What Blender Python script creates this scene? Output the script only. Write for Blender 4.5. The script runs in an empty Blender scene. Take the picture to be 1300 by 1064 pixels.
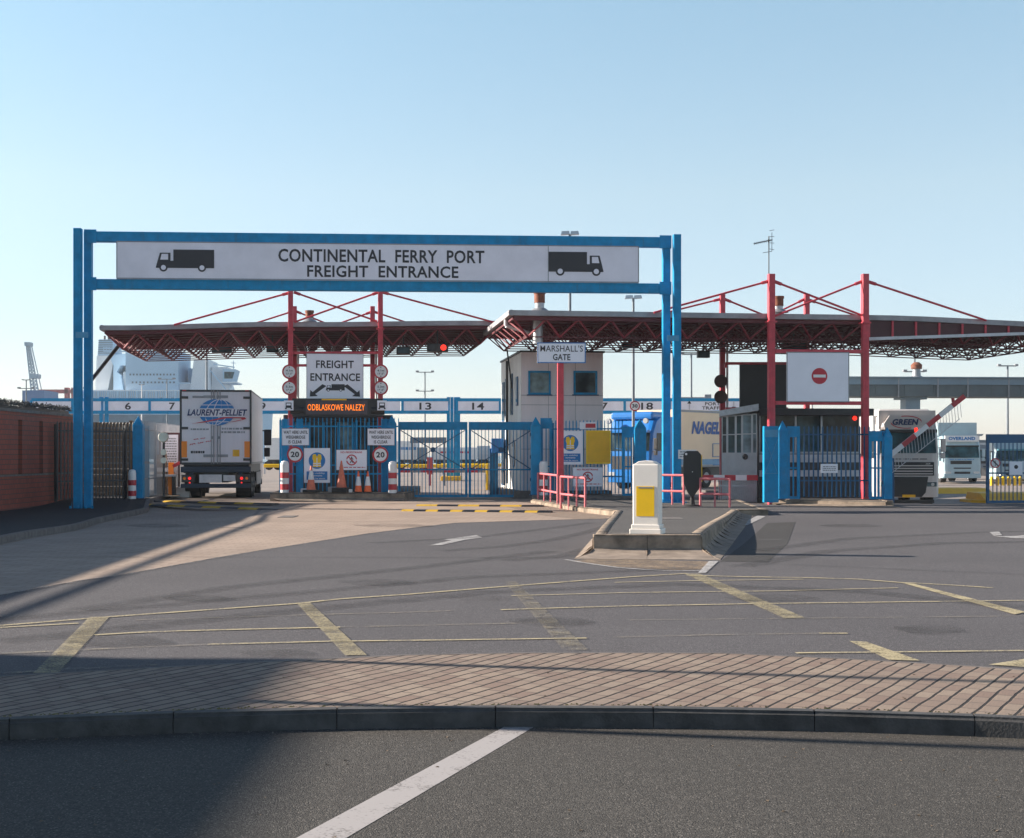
import bpy, bmesh, math, random
from mathutils import Vector, Matrix
from mathutils import noise as mnoise
random.seed(7)
S = bpy.context.scene
COL = S.collection
F = 1805.0; HX = 650.0; HY = 577.0; CH = 1.65
R = math.radians

# ------------------------------------------------------------------ materials
def newmat(name):
    m = bpy.data.materials.new(name); m.use_nodes = True
    nt = m.node_tree; b = nt.nodes['Principled BSDF']
    return m, nt, b
def mat(name, col, rough=0.5, metal=0.0, var=0.12, scale=3.0, bump=0.0, bscale=40.0, streak=False, spec=0.5, coat=0.0):
    m, nt, b = newmat(name); N = nt.nodes; L = nt.links
    b.inputs['Roughness'].default_value = rough; b.inputs['Metallic'].default_value = metal
    b.inputs['Specular IOR Level'].default_value = spec
    if coat: b.inputs['Coat Weight'].default_value = coat
    tc = N.new('ShaderNodeTexCoord'); mp = N.new('ShaderNodeMapping')
    L.new(tc.outputs['Object'], mp.inputs[0])
    if streak: mp.inputs['Scale'].default_value = (1, 1, 0.12)
    n1 = N.new('ShaderNodeTexNoise'); n1.inputs['Scale'].default_value = scale; n1.inputs['Detail'].default_value = 6
    n1.inputs['Roughness'].default_value = 0.65
    L.new(mp.outputs[0], n1.inputs['Vector'])
    r = N.new('ShaderNodeValToRGB'); r.color_ramp.elements[0].position = 0.3; r.color_ramp.elements[1].position = 0.7
    d = 1 - var; u = 1 + var * 0.6
    r.color_ramp.elements[0].color = (col[0]*d, col[1]*d, col[2]*d, 1)
    r.color_ramp.elements[1].color = (min(1, col[0]*u), min(1, col[1]*u), min(1, col[2]*u), 1)
    L.new(n1.outputs[0], r.inputs[0]); L.new(r.outputs[0], b.inputs['Base Color'])
    if bump:
        n2 = N.new('ShaderNodeTexNoise'); n2.inputs['Scale'].default_value = bscale; n2.inputs['Detail'].default_value = 4
        bp = N.new('ShaderNodeBump'); bp.inputs['Strength'].default_value = bump; bp.inputs['Distance'].default_value = 0.01
        L.new(tc.outputs['Object'], n2.inputs['Vector']); L.new(n2.outputs[0], bp.inputs['Height']); L.new(bp.outputs[0], b.inputs['Normal'])
    return m
def emat(name, col, st):
    m, nt, b = newmat(name)
    b.inputs['Base Color'].default_value = (*col, 1); b.inputs['Emission Color'].default_value = (*col, 1)
    b.inputs['Emission Strength'].default_value = st; return m
def glassmat(name, col, rough=0.06):
    m, nt, b = newmat(name); N = nt.nodes; L = nt.links
    b.inputs['Roughness'].default_value = rough; b.inputs['Specular IOR Level'].default_value = 0.18
    tc = N.new('ShaderNodeTexCoord'); n1 = N.new('ShaderNodeTexNoise'); n1.inputs['Scale'].default_value = 1.6; n1.inputs['Detail'].default_value = 3
    L.new(tc.outputs['Object'], n1.inputs['Vector'])
    r = N.new('ShaderNodeValToRGB'); r.color_ramp.elements[0].position = .38; r.color_ramp.elements[1].position = .66
    r.color_ramp.elements[0].color = (col[0]*.45, col[1]*.45, col[2]*.45, 1); r.color_ramp.elements[1].color = (col[0]*1.7, col[1]*1.7, col[2]*1.7, 1)
    L.new(n1.outputs[0], r.inputs[0]); L.new(r.outputs[0], b.inputs['Base Color']); return m

def math_(nt, op, a, b=None, c=None):
    n = nt.nodes.new('ShaderNodeMath'); n.operation = op
    for i, v in enumerate((a, b, c)):
        if v is None: continue
        if hasattr(v, 'is_output') or hasattr(v, 'links'): nt.links.new(v, n.inputs[i])
        else: n.inputs[i].default_value = v
    return n.outputs[0]
def mixc(nt, fac, a, b, mode='MIX'):
    n = nt.nodes.new('ShaderNodeMix'); n.data_type = 'RGBA'; n.blend_type = mode
    for k, v in ((0, fac), (6, a), (7, b)):
        if hasattr(v, 'links'): nt.links.new(v, n.inputs[k])
        elif isinstance(v, (int, float)): n.inputs[k].default_value = v
        else: n.inputs[k].default_value = (*v, 1)
    return n.outputs[2]
def noise_(nt, vec, scale, detail=4, rough=.6):
    n = nt.nodes.new('ShaderNodeTexNoise'); n.inputs['Scale'].default_value = scale; n.inputs['Detail'].default_value = detail
    n.inputs['Roughness'].default_value = rough; nt.links.new(vec, n.inputs['Vector']); return n.outputs[0]
def ramp_(nt, v, p0, p1, c0=(0,0,0), c1=(1,1,1)):
    n = nt.nodes.new('ShaderNodeValToRGB'); e = n.color_ramp.elements
    e[0].position = p0; e[1].position = p1; e[0].color = (*c0, 1); e[1].color = (*c1, 1)
    nt.links.new(v, n.inputs[0]); return n.outputs[0]
def coords(nt, sc=None, rot=0):
    tc = nt.nodes.new('ShaderNodeTexCoord'); o = tc.outputs['Object']
    if sc or rot:
        mp = nt.nodes.new('ShaderNodeMapping'); nt.links.new(o, mp.inputs[0])
        if sc: mp.inputs['Scale'].default_value = sc
        mp.inputs['Rotation'].default_value = (0, 0, rot); o = mp.outputs[0]
    return o

def asphalt(name, base, warm=(1, .95, .96), grain=.55, tracks=True):
    m, nt, b = newmat(name); L = nt.links
    o = coords(nt)
    big = ramp_(nt, noise_(nt, o, .22, 5, .6), .3, .72)
    mid = ramp_(nt, noise_(nt, o, 2.2, 5, .7), .25, .75)
    coarse = ramp_(nt, noise_(nt, o, 17, 5, .8), .34, .66)
    va = nt.nodes.new('ShaderNodeTexVoronoi'); va.inputs['Scale'].default_value = 120; L.new(o, va.inputs['Vector'])
    sa = nt.nodes.new('ShaderNodeSeparateColor'); L.new(va.outputs['Color'], sa.inputs[0])
    g1 = math_(nt, 'MULTIPLY', ramp_(nt, sa.outputs[1], .05, .85), ramp_(nt, va.outputs['Distance'], .55, .95, (1,1,1), (.25,.25,.25)))
    vo = nt.nodes.new('ShaderNodeTexVoronoi'); vo.inputs['Scale'].default_value = 150; L.new(o, vo.inputs['Vector'])
    sepv = nt.nodes.new('ShaderNodeSeparateColor'); L.new(vo.outputs['Color'], sepv.inputs[0])
    sp = ramp_(nt, sepv.outputs[0], .93, .97)
    c = [base*w for w in warm]
    col = mixc(nt, big, [x*.74 for x in c], [x*1.2 for x in c])
    col = mixc(nt, math_(nt, 'MULTIPLY', mid, .35), col, [x*.72 for x in c])
    col = mixc(nt, math_(nt, 'MULTIPLY', coarse, .6), col, [x*.42 for x in c])
    col = mixc(nt, math_(nt, 'MULTIPLY', math_(nt, 'SUBTRACT', 1.0, g1), grain), col, [x*.35 for x in c])
    col = mixc(nt, math_(nt, 'MULTIPLY', sp, .55), col, [min(1, x*2.4) for x in c])
    if tracks:
        o2 = coords(nt, (.05, 1.0, 1), R(10))
        t = ramp_(nt, noise_(nt, o2, .9, 4, .55), .50, .68)
        col = mixc(nt, math_(nt, 'MULTIPLY', t, .33), col, [x*.6 for x in c])
    L.new(col, b.inputs['Base Color']); b.inputs['Roughness'].default_value = .82; b.inputs['Specular IOR Level'].default_value = .3
    bp = nt.nodes.new('ShaderNodeBump'); bp.inputs['Strength'].default_value = .55; bp.inputs['Distance'].default_value = .006
    L.new(math_(nt, 'SUBTRACT', 1.0, va.outputs['Distance']), bp.inputs['Height']); L.new(bp.outputs[0], b.inputs['Normal'])
    return m
def concrete_road(name, base):
    m, nt, b = newmat(name); L = nt.links
    o = coords(nt)
    big = ramp_(nt, noise_(nt, o, .3, 5, .65), .3, .7)
    fine = ramp_(nt, noise_(nt, o, 30, 4, .6), .3, .7)
    br = nt.nodes.new('ShaderNodeTexBrick'); L.new(coords(nt, None, R(5)), br.inputs['Vector'])
    br.offset = .5; br.inputs['Scale'].default_value = 1; br.inputs['Brick Width'].default_value = .40; br.inputs['Row Height'].default_value = .20
    br.inputs['Mortar Size'].default_value = .013; br.inputs['Mortar Smooth'].default_value = .2
    br.inputs['Color1'].default_value = (.82, .80, .78, 1); br.inputs['Color2'].default_value = (1, 1, 1, 1); br.inputs['Mortar'].default_value = (.55, .52, .5, 1)
    c0 = [x*.78 for x in base]; c1 = [x*1.08 for x in base]
    col = mixc(nt, big, c0, c1); col = mixc(nt, math_(nt, 'MULTIPLY', fine, .25), col, [x*.7 for x in base])
    o2 = coords(nt, (1, .04, 1), R(8))
    t = ramp_(nt, noise_(nt, o2, 1.1, 4, .6), .5, .7)
    col = mixc(nt, math_(nt, 'MULTIPLY', t, .3), col, [x*.62 for x in base])
    col = mixc(nt, .8, col, br.outputs['Color'], 'MULTIPLY')
    L.new(col, b.inputs['Base Color']); b.inputs['Roughness'].default_value = .8
    return m
def paint_worn(name, col, under, wear=.5, scale=9, alpha=.8):
    m, nt, b = newmat(name); L = nt.links; o = coords(nt)
    n = noise_(nt, o, scale*.4, 5, .7); g = noise_(nt, o, 55, 3, .6)
    s = math_(nt, 'ADD', math_(nt, 'MULTIPLY', n, .5), math_(nt, 'MULTIPLY', g, .5))
    k = ramp_(nt, s, wear - .09, wear + .11)
    k = math_(nt, 'MULTIPLY', k, alpha)
    b.inputs['Base Color'].default_value = (*col, 1); b.inputs['Roughness'].default_value = .75
    tr = nt.nodes.new('ShaderNodeBsdfTransparent'); mx = nt.nodes.new('ShaderNodeMixShader')
    L.new(k, mx.inputs[0]); L.new(tr.outputs[0], mx.inputs[1]); L.new(b.outputs[0], mx.inputs[2])
    L.new(mx.outputs[0], nt.nodes['Material Output'].inputs['Surface']); return m
def paver(name):
    m, nt, b = newmat(name); L = nt.links
    o0 = coords(nt); ob = coords(nt, None, R(29))
    sx = nt.nodes.new('ShaderNodeSeparateXYZ'); L.new(ob, sx.inputs[0])
    wob = math_(nt, 'MULTIPLY', math_(nt, 'SUBTRACT', noise_(nt, o0, 1.6, 4), .5), .06)
    u = math_(nt, 'DIVIDE', math_(nt, 'ADD', sx.outputs[0], wob), .113)
    v = math_(nt, 'ADD', math_(nt, 'DIVIDE', sx.outputs[1], .222), math_(nt, 'MULTIPLY', math_(nt, 'FLOOR', u), .37))
    fu = math_(nt, 'PINGPONG', u, .5); fv = math_(nt, 'PINGPONG', v, .5)
    ju = ramp_(nt, fu, .055, .105, (1,1,1), (0,0,0)); jv = ramp_(nt, fv, .018, .045, (1,1,1), (0,0,0))
    cell = nt.nodes.new('ShaderNodeCombineXYZ')
    L.new(math_(nt, 'FLOOR', math_(nt, 'ADD', u, 0)), cell.inputs[0]); L.new(math_(nt, 'FLOOR', v), cell.inputs[1])
    wn = nt.nodes.new('ShaderNodeTexWhiteNoise'); wn.noise_dimensions = '2D'; L.new(cell.outputs[0], wn.inputs['Vector'])
    big = ramp_(nt, noise_(nt, o0, .9, 6, .7), .3, .7); fine = ramp_(nt, noise_(nt, o0, 60, 4, .6), .3, .7)
    col = mixc(nt, wn.outputs[0], (.25, .168, .128), (.355, .272, .205))
    col = mixc(nt, math_(nt, 'MULTIPLY', big, .5), col, (.185, .145, .12))
    col = mixc(nt, math_(nt, 'MULTIPLY', fine, .25), col, (.12, .09, .08))
    col = mixc(nt, math_(nt, 'MULTIPLY', jv, .62), col, (.06, .045, .04))
    col = mixc(nt, math_(nt, 'MULTIPLY', ju, .97), col, (.016, .013, .012))
    L.new(col, b.inputs['Base Color']); b.inputs['Roughness'].default_value = .85
    h = math_(nt, 'SUBTRACT', math_(nt, 'MULTIPLY', fine, .15), math_(nt, 'MAXIMUM', ju, math_(nt, 'MULTIPLY', jv, .5)))
    bp = nt.nodes.new('ShaderNodeBump'); bp.inputs['Strength'].default_value = .8; bp.inputs['Distance'].default_value = .012
    L.new(h, bp.inputs['Height']); L.new(bp.outputs[0], b.inputs['Normal'])
    return m
def brickmat(name):
    m, nt, b = newmat(name); L = nt.links
    tc = nt.nodes.new('ShaderNodeTexCoord'); s = nt.nodes.new('ShaderNodeSeparateXYZ'); L.new(tc.outputs['Object'], s.inputs[0])
    cb = nt.nodes.new('ShaderNodeCombineXYZ'); L.new(math_(nt, 'ADD', s.outputs[1], s.outputs[0]), cb.inputs[0]); L.new(s.outputs[2], cb.inputs[1])
    br = nt.nodes.new('ShaderNodeTexBrick'); L.new(cb.outputs[0], br.inputs['Vector'])
    br.inputs['Scale'].default_value = 1; br.inputs['Brick Width'].default_value = .225; br.inputs['Row Height'].default_value = .15
    br.inputs['Mortar Size'].default_value = .012
    br.inputs['Color1'].default_value = (.38, .085, .055, 1); br.inputs['Color2'].default_value = (.28, .065, .045, 1); br.inputs['Mortar'].default_value = (.10, .07, .06, 1)
    n = noise_(nt, tc.outputs['Object'], 1.5, 6, .7)
    col = mixc(nt, math_(nt, 'MULTIPLY', n, .45), br.outputs['Color'], (.20, .075, .055))
    L.new(col, b.inputs['Base Color']); b.inputs['Roughness'].default_value = .88
    return m

M = {}
M['asphalt'] = asphalt('asphalt', .172, (1, .93, .96), grain=.8)
M['gutter'] = mat('gutter_grey', (.34, .33, .345), .5, var=.3, scale=2)
M['apron'] = mat('apron_concrete', (.30, .235, .185), .88, var=.5, scale=2.2, bump=.4)
M['kerb_yellow'] = mat('kerb_yellow', (1, .50, .0), .5, var=.15)
M['kiosk_grey'] = mat('kiosk_grey', (.46, .50, .49), .5, var=.15)
M['tyre'] = paint_worn('tyre_marks', (.03, .028, .03), None or (0,0,0), .46, alpha=.30)
M['oil'] = paint_worn('oil_stain', (.035, .032, .032), (0,0,0), .50, scale=3, alpha=.4)
M['asphalt_near'] = asphalt('asphalt_near', .126, (1.0, .91, .81), grain=1.0, tracks=False)
M['asphalt_walk'] = asphalt('asphalt_walk', .055, (1, .95, .96), tracks=False)
M['asphalt_island'] = asphalt('asphalt_island', .15, (1, .93, .88), tracks=False)
M['conc_road'] = concrete_road('conc_road', (.43, .325, .255))
M['yard'] = concrete_road('yard_surface', (.36, .30, .265))
M['paver'] = paver('paver')
M['kerb_grey'] = mat('kerb_grey', (.075, .073, .073), .8, var=.5, scale=5, bump=.5, bscale=60)
M['kerb_brown'] = mat('kerb_brown', (.285, .22, .165), .88, var=.62, scale=2.6, bump=.6, bscale=40)
M['kerb_dark'] = mat('kerb_dark', (.17, .15, .14), .85, var=.4, scale=4, bump=.5)
M['brick'] = brickmat('brick')
M['blue'] = mat('blue_paint', (.001, .26, .52), .5, var=.24, scale=3, bump=.05, spec=.25)
def weather(m, col, amt, sc=1.5):
    nt = m.node_tree; b = nt.nodes['Principled BSDF']; L = nt.links; src = b.inputs['Base Color'].links[0].from_socket
    o = coords(nt, (1, 1, .15)); k = math_(nt, 'MULTIPLY', ramp_(nt, noise_(nt, o, sc*4, 6, .75), .55, .75), amt)
    L.new(mixc(nt, k, src, col), b.inputs['Base Color'])
weather(M['blue'], (.05, .12, .16), .55)
M['blue_lite'] = mat('blue_lite', (.06, .30, .50), .45, var=.2)
M['blue_dark'] = mat('blue_dark', (.004, .085, .20), .5, var=.2)
M['red_truss_shaded'] = mat('red_edge_shaded', (.26, .03, .045), .6, var=.25)  # column red with some shade put into the colour, for edge members
M['red_edge_shaded'] = M['red_truss_shaded']
M['red_truss_shaded'] = mat('red_truss_shaded', (.115, .016, .024), .6, var=.2)  # same red darkened further for the shade under the roof
M['red'] = mat('red_paint', (.60, .052, .078), .5, var=.22, scale=5)
M['red_rail'] = mat('red_rail', (.62, .15, .17), .5, var=.25, scale=12)
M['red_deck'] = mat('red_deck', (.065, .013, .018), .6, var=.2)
M['red_band'] = mat('red_band', (.50, .03, .045), .45, var=.15)
M['white'] = mat('white_paint', (.80, .79, .78), .45, var=.08)
M['sign_white'] = mat('sign_white', (.88, .87, .93), .4, var=.05, scale=2)
M['sign_face'] = mat('sign_face', (.82, .80, .88), .4, var=.10, scale=1.2)
M['cream'] = mat('cream', (.88, .82, .75), .45, var=.07, scale=3)
M['black'] = mat('black_paint', (.012, .012, .015), .45, var=.2)
M['ink'] = mat('ink', (.02, .02, .028), .5, var=.1)
M['ink_red'] = mat('ink_red', (.55, .02, .04), .5, var=.1)
M['ink_blue'] = mat('ink_blue', (.005, .18, .48), .5, var=.1)
M['navy_blue'] = mat('navy_blue', (.004, .075, .30), .5)
M['navy'] = mat('navy', (.012, .03, .12), .5, var=.1)
M['dark'] = mat('dark_metal', (.03, .033, .038), .5, var=.3)
M['grey'] = mat('grey_metal', (.28, .29, .31), .5, .2, var=.2)
M['lgrey'] = mat('light_grey', (.60, .60, .62), .5, var=.2)
M['galv'] = mat('galvanised', (.42, .44, .46), .42, .5, var=.25, scale=8)
M['yellow'] = mat('yellow', (.95, .58, .003), .45, var=.08)
M['yellow_sign'] = mat('yellow_sign', (.85, .46, .008), .5, var=.12)
M['orange'] = mat('orange_plastic', (.95, .15, .03), .5, var=.15, scale=14)
M['orange_dull'] = mat('orange_dull', (.70, .17, .09), .6, var=.2, scale=10)
M['rubber'] = mat('rubber', (.014, .014, .015), .8, var=.3)
M['rust'] = mat('rusty_flue', (.22, .07, .035), .8, var=.5, scale=6)
M['clad'] = mat('cabin_cladding', (.86, .78, .79), .55, var=.09, scale=2, streak=True)
M['clad_side_lit'] = mat('cabin_side_lit', (.86, .83, .79), .5, var=.12, scale=2, streak=True)  # lighter than the front: sunlight put into the side's colour
M['glass'] = glassmat('glass_dark', (.03, .05, .06))
M['glass_teal'] = glassmat('glass_teal', (.025, .075, .09))
M['glass_lite'] = glassmat('glass_lite', (.16, .24, .26))
M['timber'] = mat('timber', (.17, .095, .055), .8, var=.45, scale=3)
M['beige'] = mat('trailer_beige', (.74, .58, .40), .5, var=.06, scale=1)
M['trailer_white'] = mat('trailer_white', (.74, .71, .75), .4, var=.09, scale=2, streak=True)
M['truck_grey'] = mat('truck_grey', (.60, .55, .53), .35, var=.06, coat=.3)
M['truck_blue'] = mat('truck_blue', (.005, .16, .50), .3, var=.15, coat=.5)
M['truck_pale'] = mat('truck_pale', (.35, .47, .52), .35, var=.08, coat=.3)
M['ship'] = mat('ship_hazed', (.52, .68, .82), .6, var=.08, scale=.08)  # white ship with shade and distance haze put into its colour
M['ship_white'] = mat('ship_white', (.85, .86, .87), .6, var=.06, scale=.1)
M['far_red'] = mat('far_red', (.55, .09, .09), .6, var=.1)
M['far_blue'] = mat('far_blue', (.06, .16, .34), .6, var=.1)
M['steel_far'] = mat('steel_far', (.18, .21, .24), .6, var=.2)
M['crane'] = mat('crane_grey', (.36, .44, .50), .6, var=.1)
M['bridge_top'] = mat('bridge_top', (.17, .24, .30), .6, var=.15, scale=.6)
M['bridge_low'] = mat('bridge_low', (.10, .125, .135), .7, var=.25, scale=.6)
M['led'] = emat('led', (1, .20, .005), .62)
M['lamp_red'] = emat('lamp_red', (1, .03, .015), .7)
M['tail_red'] = emat('tail_red', (1, .02, .02), .45)
M['headlamp'] = emat('headlamp_lit', (1, .88, .7), 1.6)
M['lens'] = mat('lens', (.55, .58, .6), .15, .3, var=.1)
M['refl_orange'] = mat('refl_orange', (.95, .26, .01), .35, var=.05)
M['mk_yellow'] = paint_worn('mk_yellow', (.50, .42, .25), (.14, .13, .125), .43, alpha=.9)
M['mk_yellow_faint'] = paint_worn('mk_yellow_faint', (.33, .285, .205), (.125, .12, .12), .53)
M['mk_bar'] = paint_worn('mk_bar', (.42, .355, .215), (.15, .135, .125), .455, alpha=.72)
M['mk_white'] = paint_worn('mk_white', (.52, .50, .49), (.16, .15, .15), .42)
M['mk_white_faint'] = paint_worn('mk_white_faint', (.34, .32, .31), (.14, .13, .13), .53)
M['mk_white_near'] = paint_worn('mk_white_near', (.50, .465, .455), (.2, .18, .17), .37)
M['bump_yellow'] = paint_worn('bump_yellow', (.70, .42, .03), (.2, .15, .05), .36)
M['moss'] = mat('moss', (.17, .15, .045), .9, var=.5, scale=20)
M['soil'] = mat('soil', (.16, .12, .085), .95, var=.4, scale=4, bump=.6)
M['skin_teal'] = mat('panel_teal', (.10, .30, .36), .5, var=.2)

# ------------------------------------------------------------------ objects
def props(o, label=None, cat=None, group=None, kind=None):
    if label: o['label'] = label
    if cat: o['category'] = cat
    if group: o['group'] = group
    if kind: o['kind'] = kind
    return o
def thing(name, label, cat, loc=(0,0,0), rot=0.0, group=None):
    o = bpy.data.objects.new(name, None); COL.objects.link(o)
    o.empty_display_size = .3
    o.location = loc; o.rotation_euler = (0, 0, rot)
    return props(o, label, cat, group)
def dup(o, parent=None):
    c = o.copy(); COL.objects.link(c); c.parent = parent
    for ch in list(o.children): dup(ch, c)
    return c

class MB:
    def __init__(s): s.v = []; s.f = []; s.m = []; s.mi = 0; s.smooth = []
    def add(s, vs, fs, mi=None, smooth=False):
        b = len(s.v); s.v += [tuple(v) for v in vs]
        for f in fs: s.f.append(tuple(b+i for i in f)); s.m.append(s.mi if mi is None else mi); s.smooth.append(smooth)
    def box(s, x0, y0, z0, x1, y1, z1, mi=None, bev=0.0):
        if bev > 0:
            bm = bmesh.new(); bmesh.ops.create_cube(bm, size=1)
            for v in bm.verts: v.co = Vector(((x0+x1)/2 + v.co.x*(x1-x0), (y0+y1)/2 + v.co.y*(y1-y0), (z0+z1)/2 + v.co.z*(z1-z0)))
            bmesh.ops.bevel(bm, geom=bm.edges[:], offset=bev, segments=2, affect='EDGES', profile=.5)
            bm.verts.index_update()
            s.add([v.co for v in bm.verts], [[v.index for v in f.verts] for f in bm.faces], mi); bm.free(); return s
        vs = [(x0,y0,z0),(x1,y0,z0),(x1,y1,z0),(x0,y1,z0),(x0,y0,z1),(x1,y0,z1),(x1,y1,z1),(x0,y1,z1)]
        s.add(vs, [(0,3,2,1),(4,5,6,7),(0,1,5,4),(1,2,6,5),(2,3,7,6),(3,0,4,7)], mi); return s
    def bar(s, a, b, w, h=None, mi=None):
        a = Vector(a); b = Vector(b); h = h or w; d = (b-a)
        if d.length < 1e-6: return s
        d.normalize(); up = Vector((0,0,1)) if abs(d.z) < .98 else Vector((0,1,0))
        sd = d.cross(up).normalized(); up = sd.cross(d)
        vs = []
        for p in (a, b):
            for i, j in ((-1,-1),(1,-1),(1,1),(-1,1)): vs.append(p + sd*(w/2*i) + up*(h/2*j))
        s.add(vs, [(0,1,2,3),(7,6,5,4),(0,4,5,1),(1,5,6,2),(2,6,7,3),(3,7,4,0)], mi); return s
    def cyl(s, a, b, r0, r1=None, n=12, mi=None, cap=True):
        a = Vector(a); b = Vector(b); r1 = r0 if r1 is None else r1; d = (b-a).normalized()
        up = Vector((0,0,1)) if abs(d.z) < .98 else Vector((0,1,0))
        sd = d.cross(up).normalized(); up = sd.cross(d); vs = []
        for p, r in ((a, r0), (b, r1)):
            for i in range(n):
                t = 2*math.pi*i/n; vs.append(p + sd*(math.cos(t)*r) + up*(math.sin(t)*r))
        s.add(vs, [(i, (i+1) % n, n+(i+1) % n, n+i) for i in range(n)], mi, True)
        if cap:
            s.add(vs[:n], [tuple(range(n-1, -1, -1))], mi); s.add(vs[n:], [tuple(range(n))], mi)
        return s
    def prism_xz(s, pts, y0, y1, mi=None):      # outline in x,z, thickness along y
        n = len(pts); vs = [(x, y0, z) for x, z in pts] + [(x, y1, z) for x, z in pts]
        s.add(vs, [tuple(range(n)), tuple(range(2*n-1, n-1, -1))] + [(i, n+i, n+(i+1) % n, (i+1) % n) for i in range(n)], mi); return s
    def prism_yz(s, pts, x0, x1, mi=None):
        n = len(pts); vs = [(x0, y, z) for y, z in pts] + [(x1, y, z) for y, z in pts]
        s.add(vs, [tuple(range(n)), tuple(range(2*n-1, n-1, -1))] + [(i, n+i, n+(i+1) % n, (i+1) % n) for i in range(n)], mi); return s
    def prism_xy(s, pts, z0, z1, mi=None):
        n = len(pts); vs = [(x, y, z0) for x, y in pts] + [(x, y, z1) for x, y in pts]
        s.add(vs, [tuple(range(n-1, -1, -1)), tuple(range(n, 2*n))] + [(i, (i+1) % n, n+(i+1) % n, n+i) for i in range(n)], mi); return s
    def disc(s, cx, cz, r, y0, y1, n=24, mi=None, rz=None):
        return s.prism_xz([(cx+math.cos(2*math.pi*i/n)*r, cz+math.sin(2*math.pi*i/n)*(rz or r)) for i in range(n)], y0, y1, mi)
    def build(s, name, mats, parent=None, label=None, bevel=0.0):
        me = bpy.data.meshes.new(name); me.from_pydata(s.v, [], s.f)
        if not isinstance(mats, (list, tuple)): mats = [mats]
        for m in mats: me.materials.append(M[m] if isinstance(m, str) else m)
        for i, p in enumerate(me.polygons): p.material_index = s.m[i]; p.use_smooth = s.smooth[i]
        bm = bmesh.new(); bm.from_mesh(me); bmesh.ops.recalc_face_normals(bm, faces=bm.faces[:]); bm.to_mesh(me); bm.free()
        o = bpy.data.objects.new(name, me); COL.objects.link(o)
        if parent: o.parent = parent
        if label: o['label'] = label
        if bevel:
            md = o.modifiers.new('bev', 'BEVEL'); md.width = bevel; md.segments = 2; md.limit_method = 'ANGLE'; md.angle_limit = R(35)
        return o

class Fr:                       # a vertical plane standing in the place, with local x along it and local y into the scene
    def __init__(s, loc, rot=0.0): s.loc = loc; s.rot = rot; s.c = math.cos(rot); s.s = math.sin(rot)
    def p(s, px, py, yo=0.0):
        t = (px-HX)/F; lx, ly, lz = s.loc
        x = (t*(ly+yo*s.c) - lx + yo*s.s)/(s.c - t*s.s)
        Y = ly + x*s.s + yo*s.c
        return x, CH + (HY-py)*Y/F - lz
    def r(s, x0, y0, x1, y1, yo=0.0):      # left, top, right, bottom in photo -> x0,z0,x1,z1
        xa, _ = s.p(x0, y1, yo); xb, _ = s.p(x1, y1, yo); xm = (x0+x1)/2
        return xa, s.p(xm, y1, yo)[1], xb, s.p(xm, y0, yo)[1]

def lettering(parent, body, x0, z0, x1, z1, y, m='ink', name='lettering', bold=.02, italic=0.0, thick=.004):
    cu = bpy.data.curves.new(name, 'FONT'); cu.body = body; cu.size = 1; cu.offset = bold; cu.align_x = 'LEFT'; cu.resolution_u = 3
    cu.space_character = 1.05; cu.shear = italic; cu.fill_mode = 'FRONT'
    t = bpy.data.objects.new('tmp', cu); COL.objects.link(t)
    dg = bpy.context.evaluated_depsgraph_get(); me = bpy.data.meshes.new_from_object(t.evaluated_get(dg))
    COL.objects.unlink(t); bpy.data.objects.remove(t)
    xs = [v.co.x for v in me.vertices]; zs = [v.co.y for v in me.vertices]
    ax, bx, az, bz = min(xs), max(xs), min(zs), max(zs)
    for v in me.vertices:
        v.co = Vector((x0 + (v.co.x-ax)/(bx-ax)*(x1-x0), y, z0 + (v.co.y-az)/(bz-az)*(z1-z0)))
    me.materials.clear(); me.materials.append(M[m])
    for p in me.polygons: p.material_index = 0
    o = bpy.data.objects.new(name, me); COL.objects.link(o); o.parent = parent
    o.name = name; return o
def dashes(parent, x0, z0, x1, z1, y, rows, m='ink', name='small_print', seed=1):
    rn = random.Random(seed); mb = MB(); h = (z1-z0)/rows
    for r in range(rows):
        x = x0 + rn.random()*.1*(x1-x0)
        while x < x1 - .02*(x1-x0):
            w = (x1-x0)*(.05 + rn.random()*.13); e = min(x+w, x1)
            mb.box(x, y-.002, z0+h*r+h*.25, e, y, z0+h*r+h*.75); x = e + (x1-x0)*.035
    return mb.build(name, m, parent)

# ------------------------------------------------------------------ ground
def sm(t): t = max(0.0, min(1.0, t)); return t*t*(3-2*t)
def lerpt(x, tab):
    if x <= tab[0][0]: return tab[0][1]
    for (a, va), (b, vb) in zip(tab, tab[1:]):
        if x <= b: return va + (vb-va)*sm((x-a)/(b-a))
    return tab[-1][1]
def gz(x, y):
    z = lerpt(y, [(47, 0), (56, -.46), (70, -.42), (92, -.25), (140, -.1)]) * sm((x-12.3)/2.2)
    z += -.17*sm((-x-6)/5)*sm((y-24)/12)*(1-sm((y-44.5)/5))
    return z
def G(px, py, dz=0.0):
    D = 40.0
    for _ in range(25):
        X = (px-HX)*D/F; D = F*(CH-gz(X, D)-dz)/(py-HY)
    return (px-HX)*D/F, D
def frange(a, b, s):
    o = []; x = a
    while x < b-1e-6: o.append(x); x += s
    return o + [b]
XS = [-1400, -800, -400, -150, -80, -40, -25] + frange(-18, 22, .5) + [26, 32, 40, 60, 100, 180, 400, 800, 1400]
YS = [-60, -20, -5, 2] + frange(5, 100, 1.0) + [105, 115, 125, 140, 170, 210, 300, 500, 800, 1100, 1500]
def sheet(name, xs, ys, dz, m, kind='structure'):
    v = []; f = []; nx = len(xs)
    for y in ys:
        for x in xs: v.append((x, y, gz(x, y)+dz))
    for j in range(len(ys)-1):
        for i in range(nx-1): f.append((j*nx+i, j*nx+i+1, (j+1)*nx+i+1, (j+1)*nx+i))
    mb = MB(); mb.add(v, f, 0, True); o = mb.build(name, m); o['kind'] = kind; return o
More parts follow.
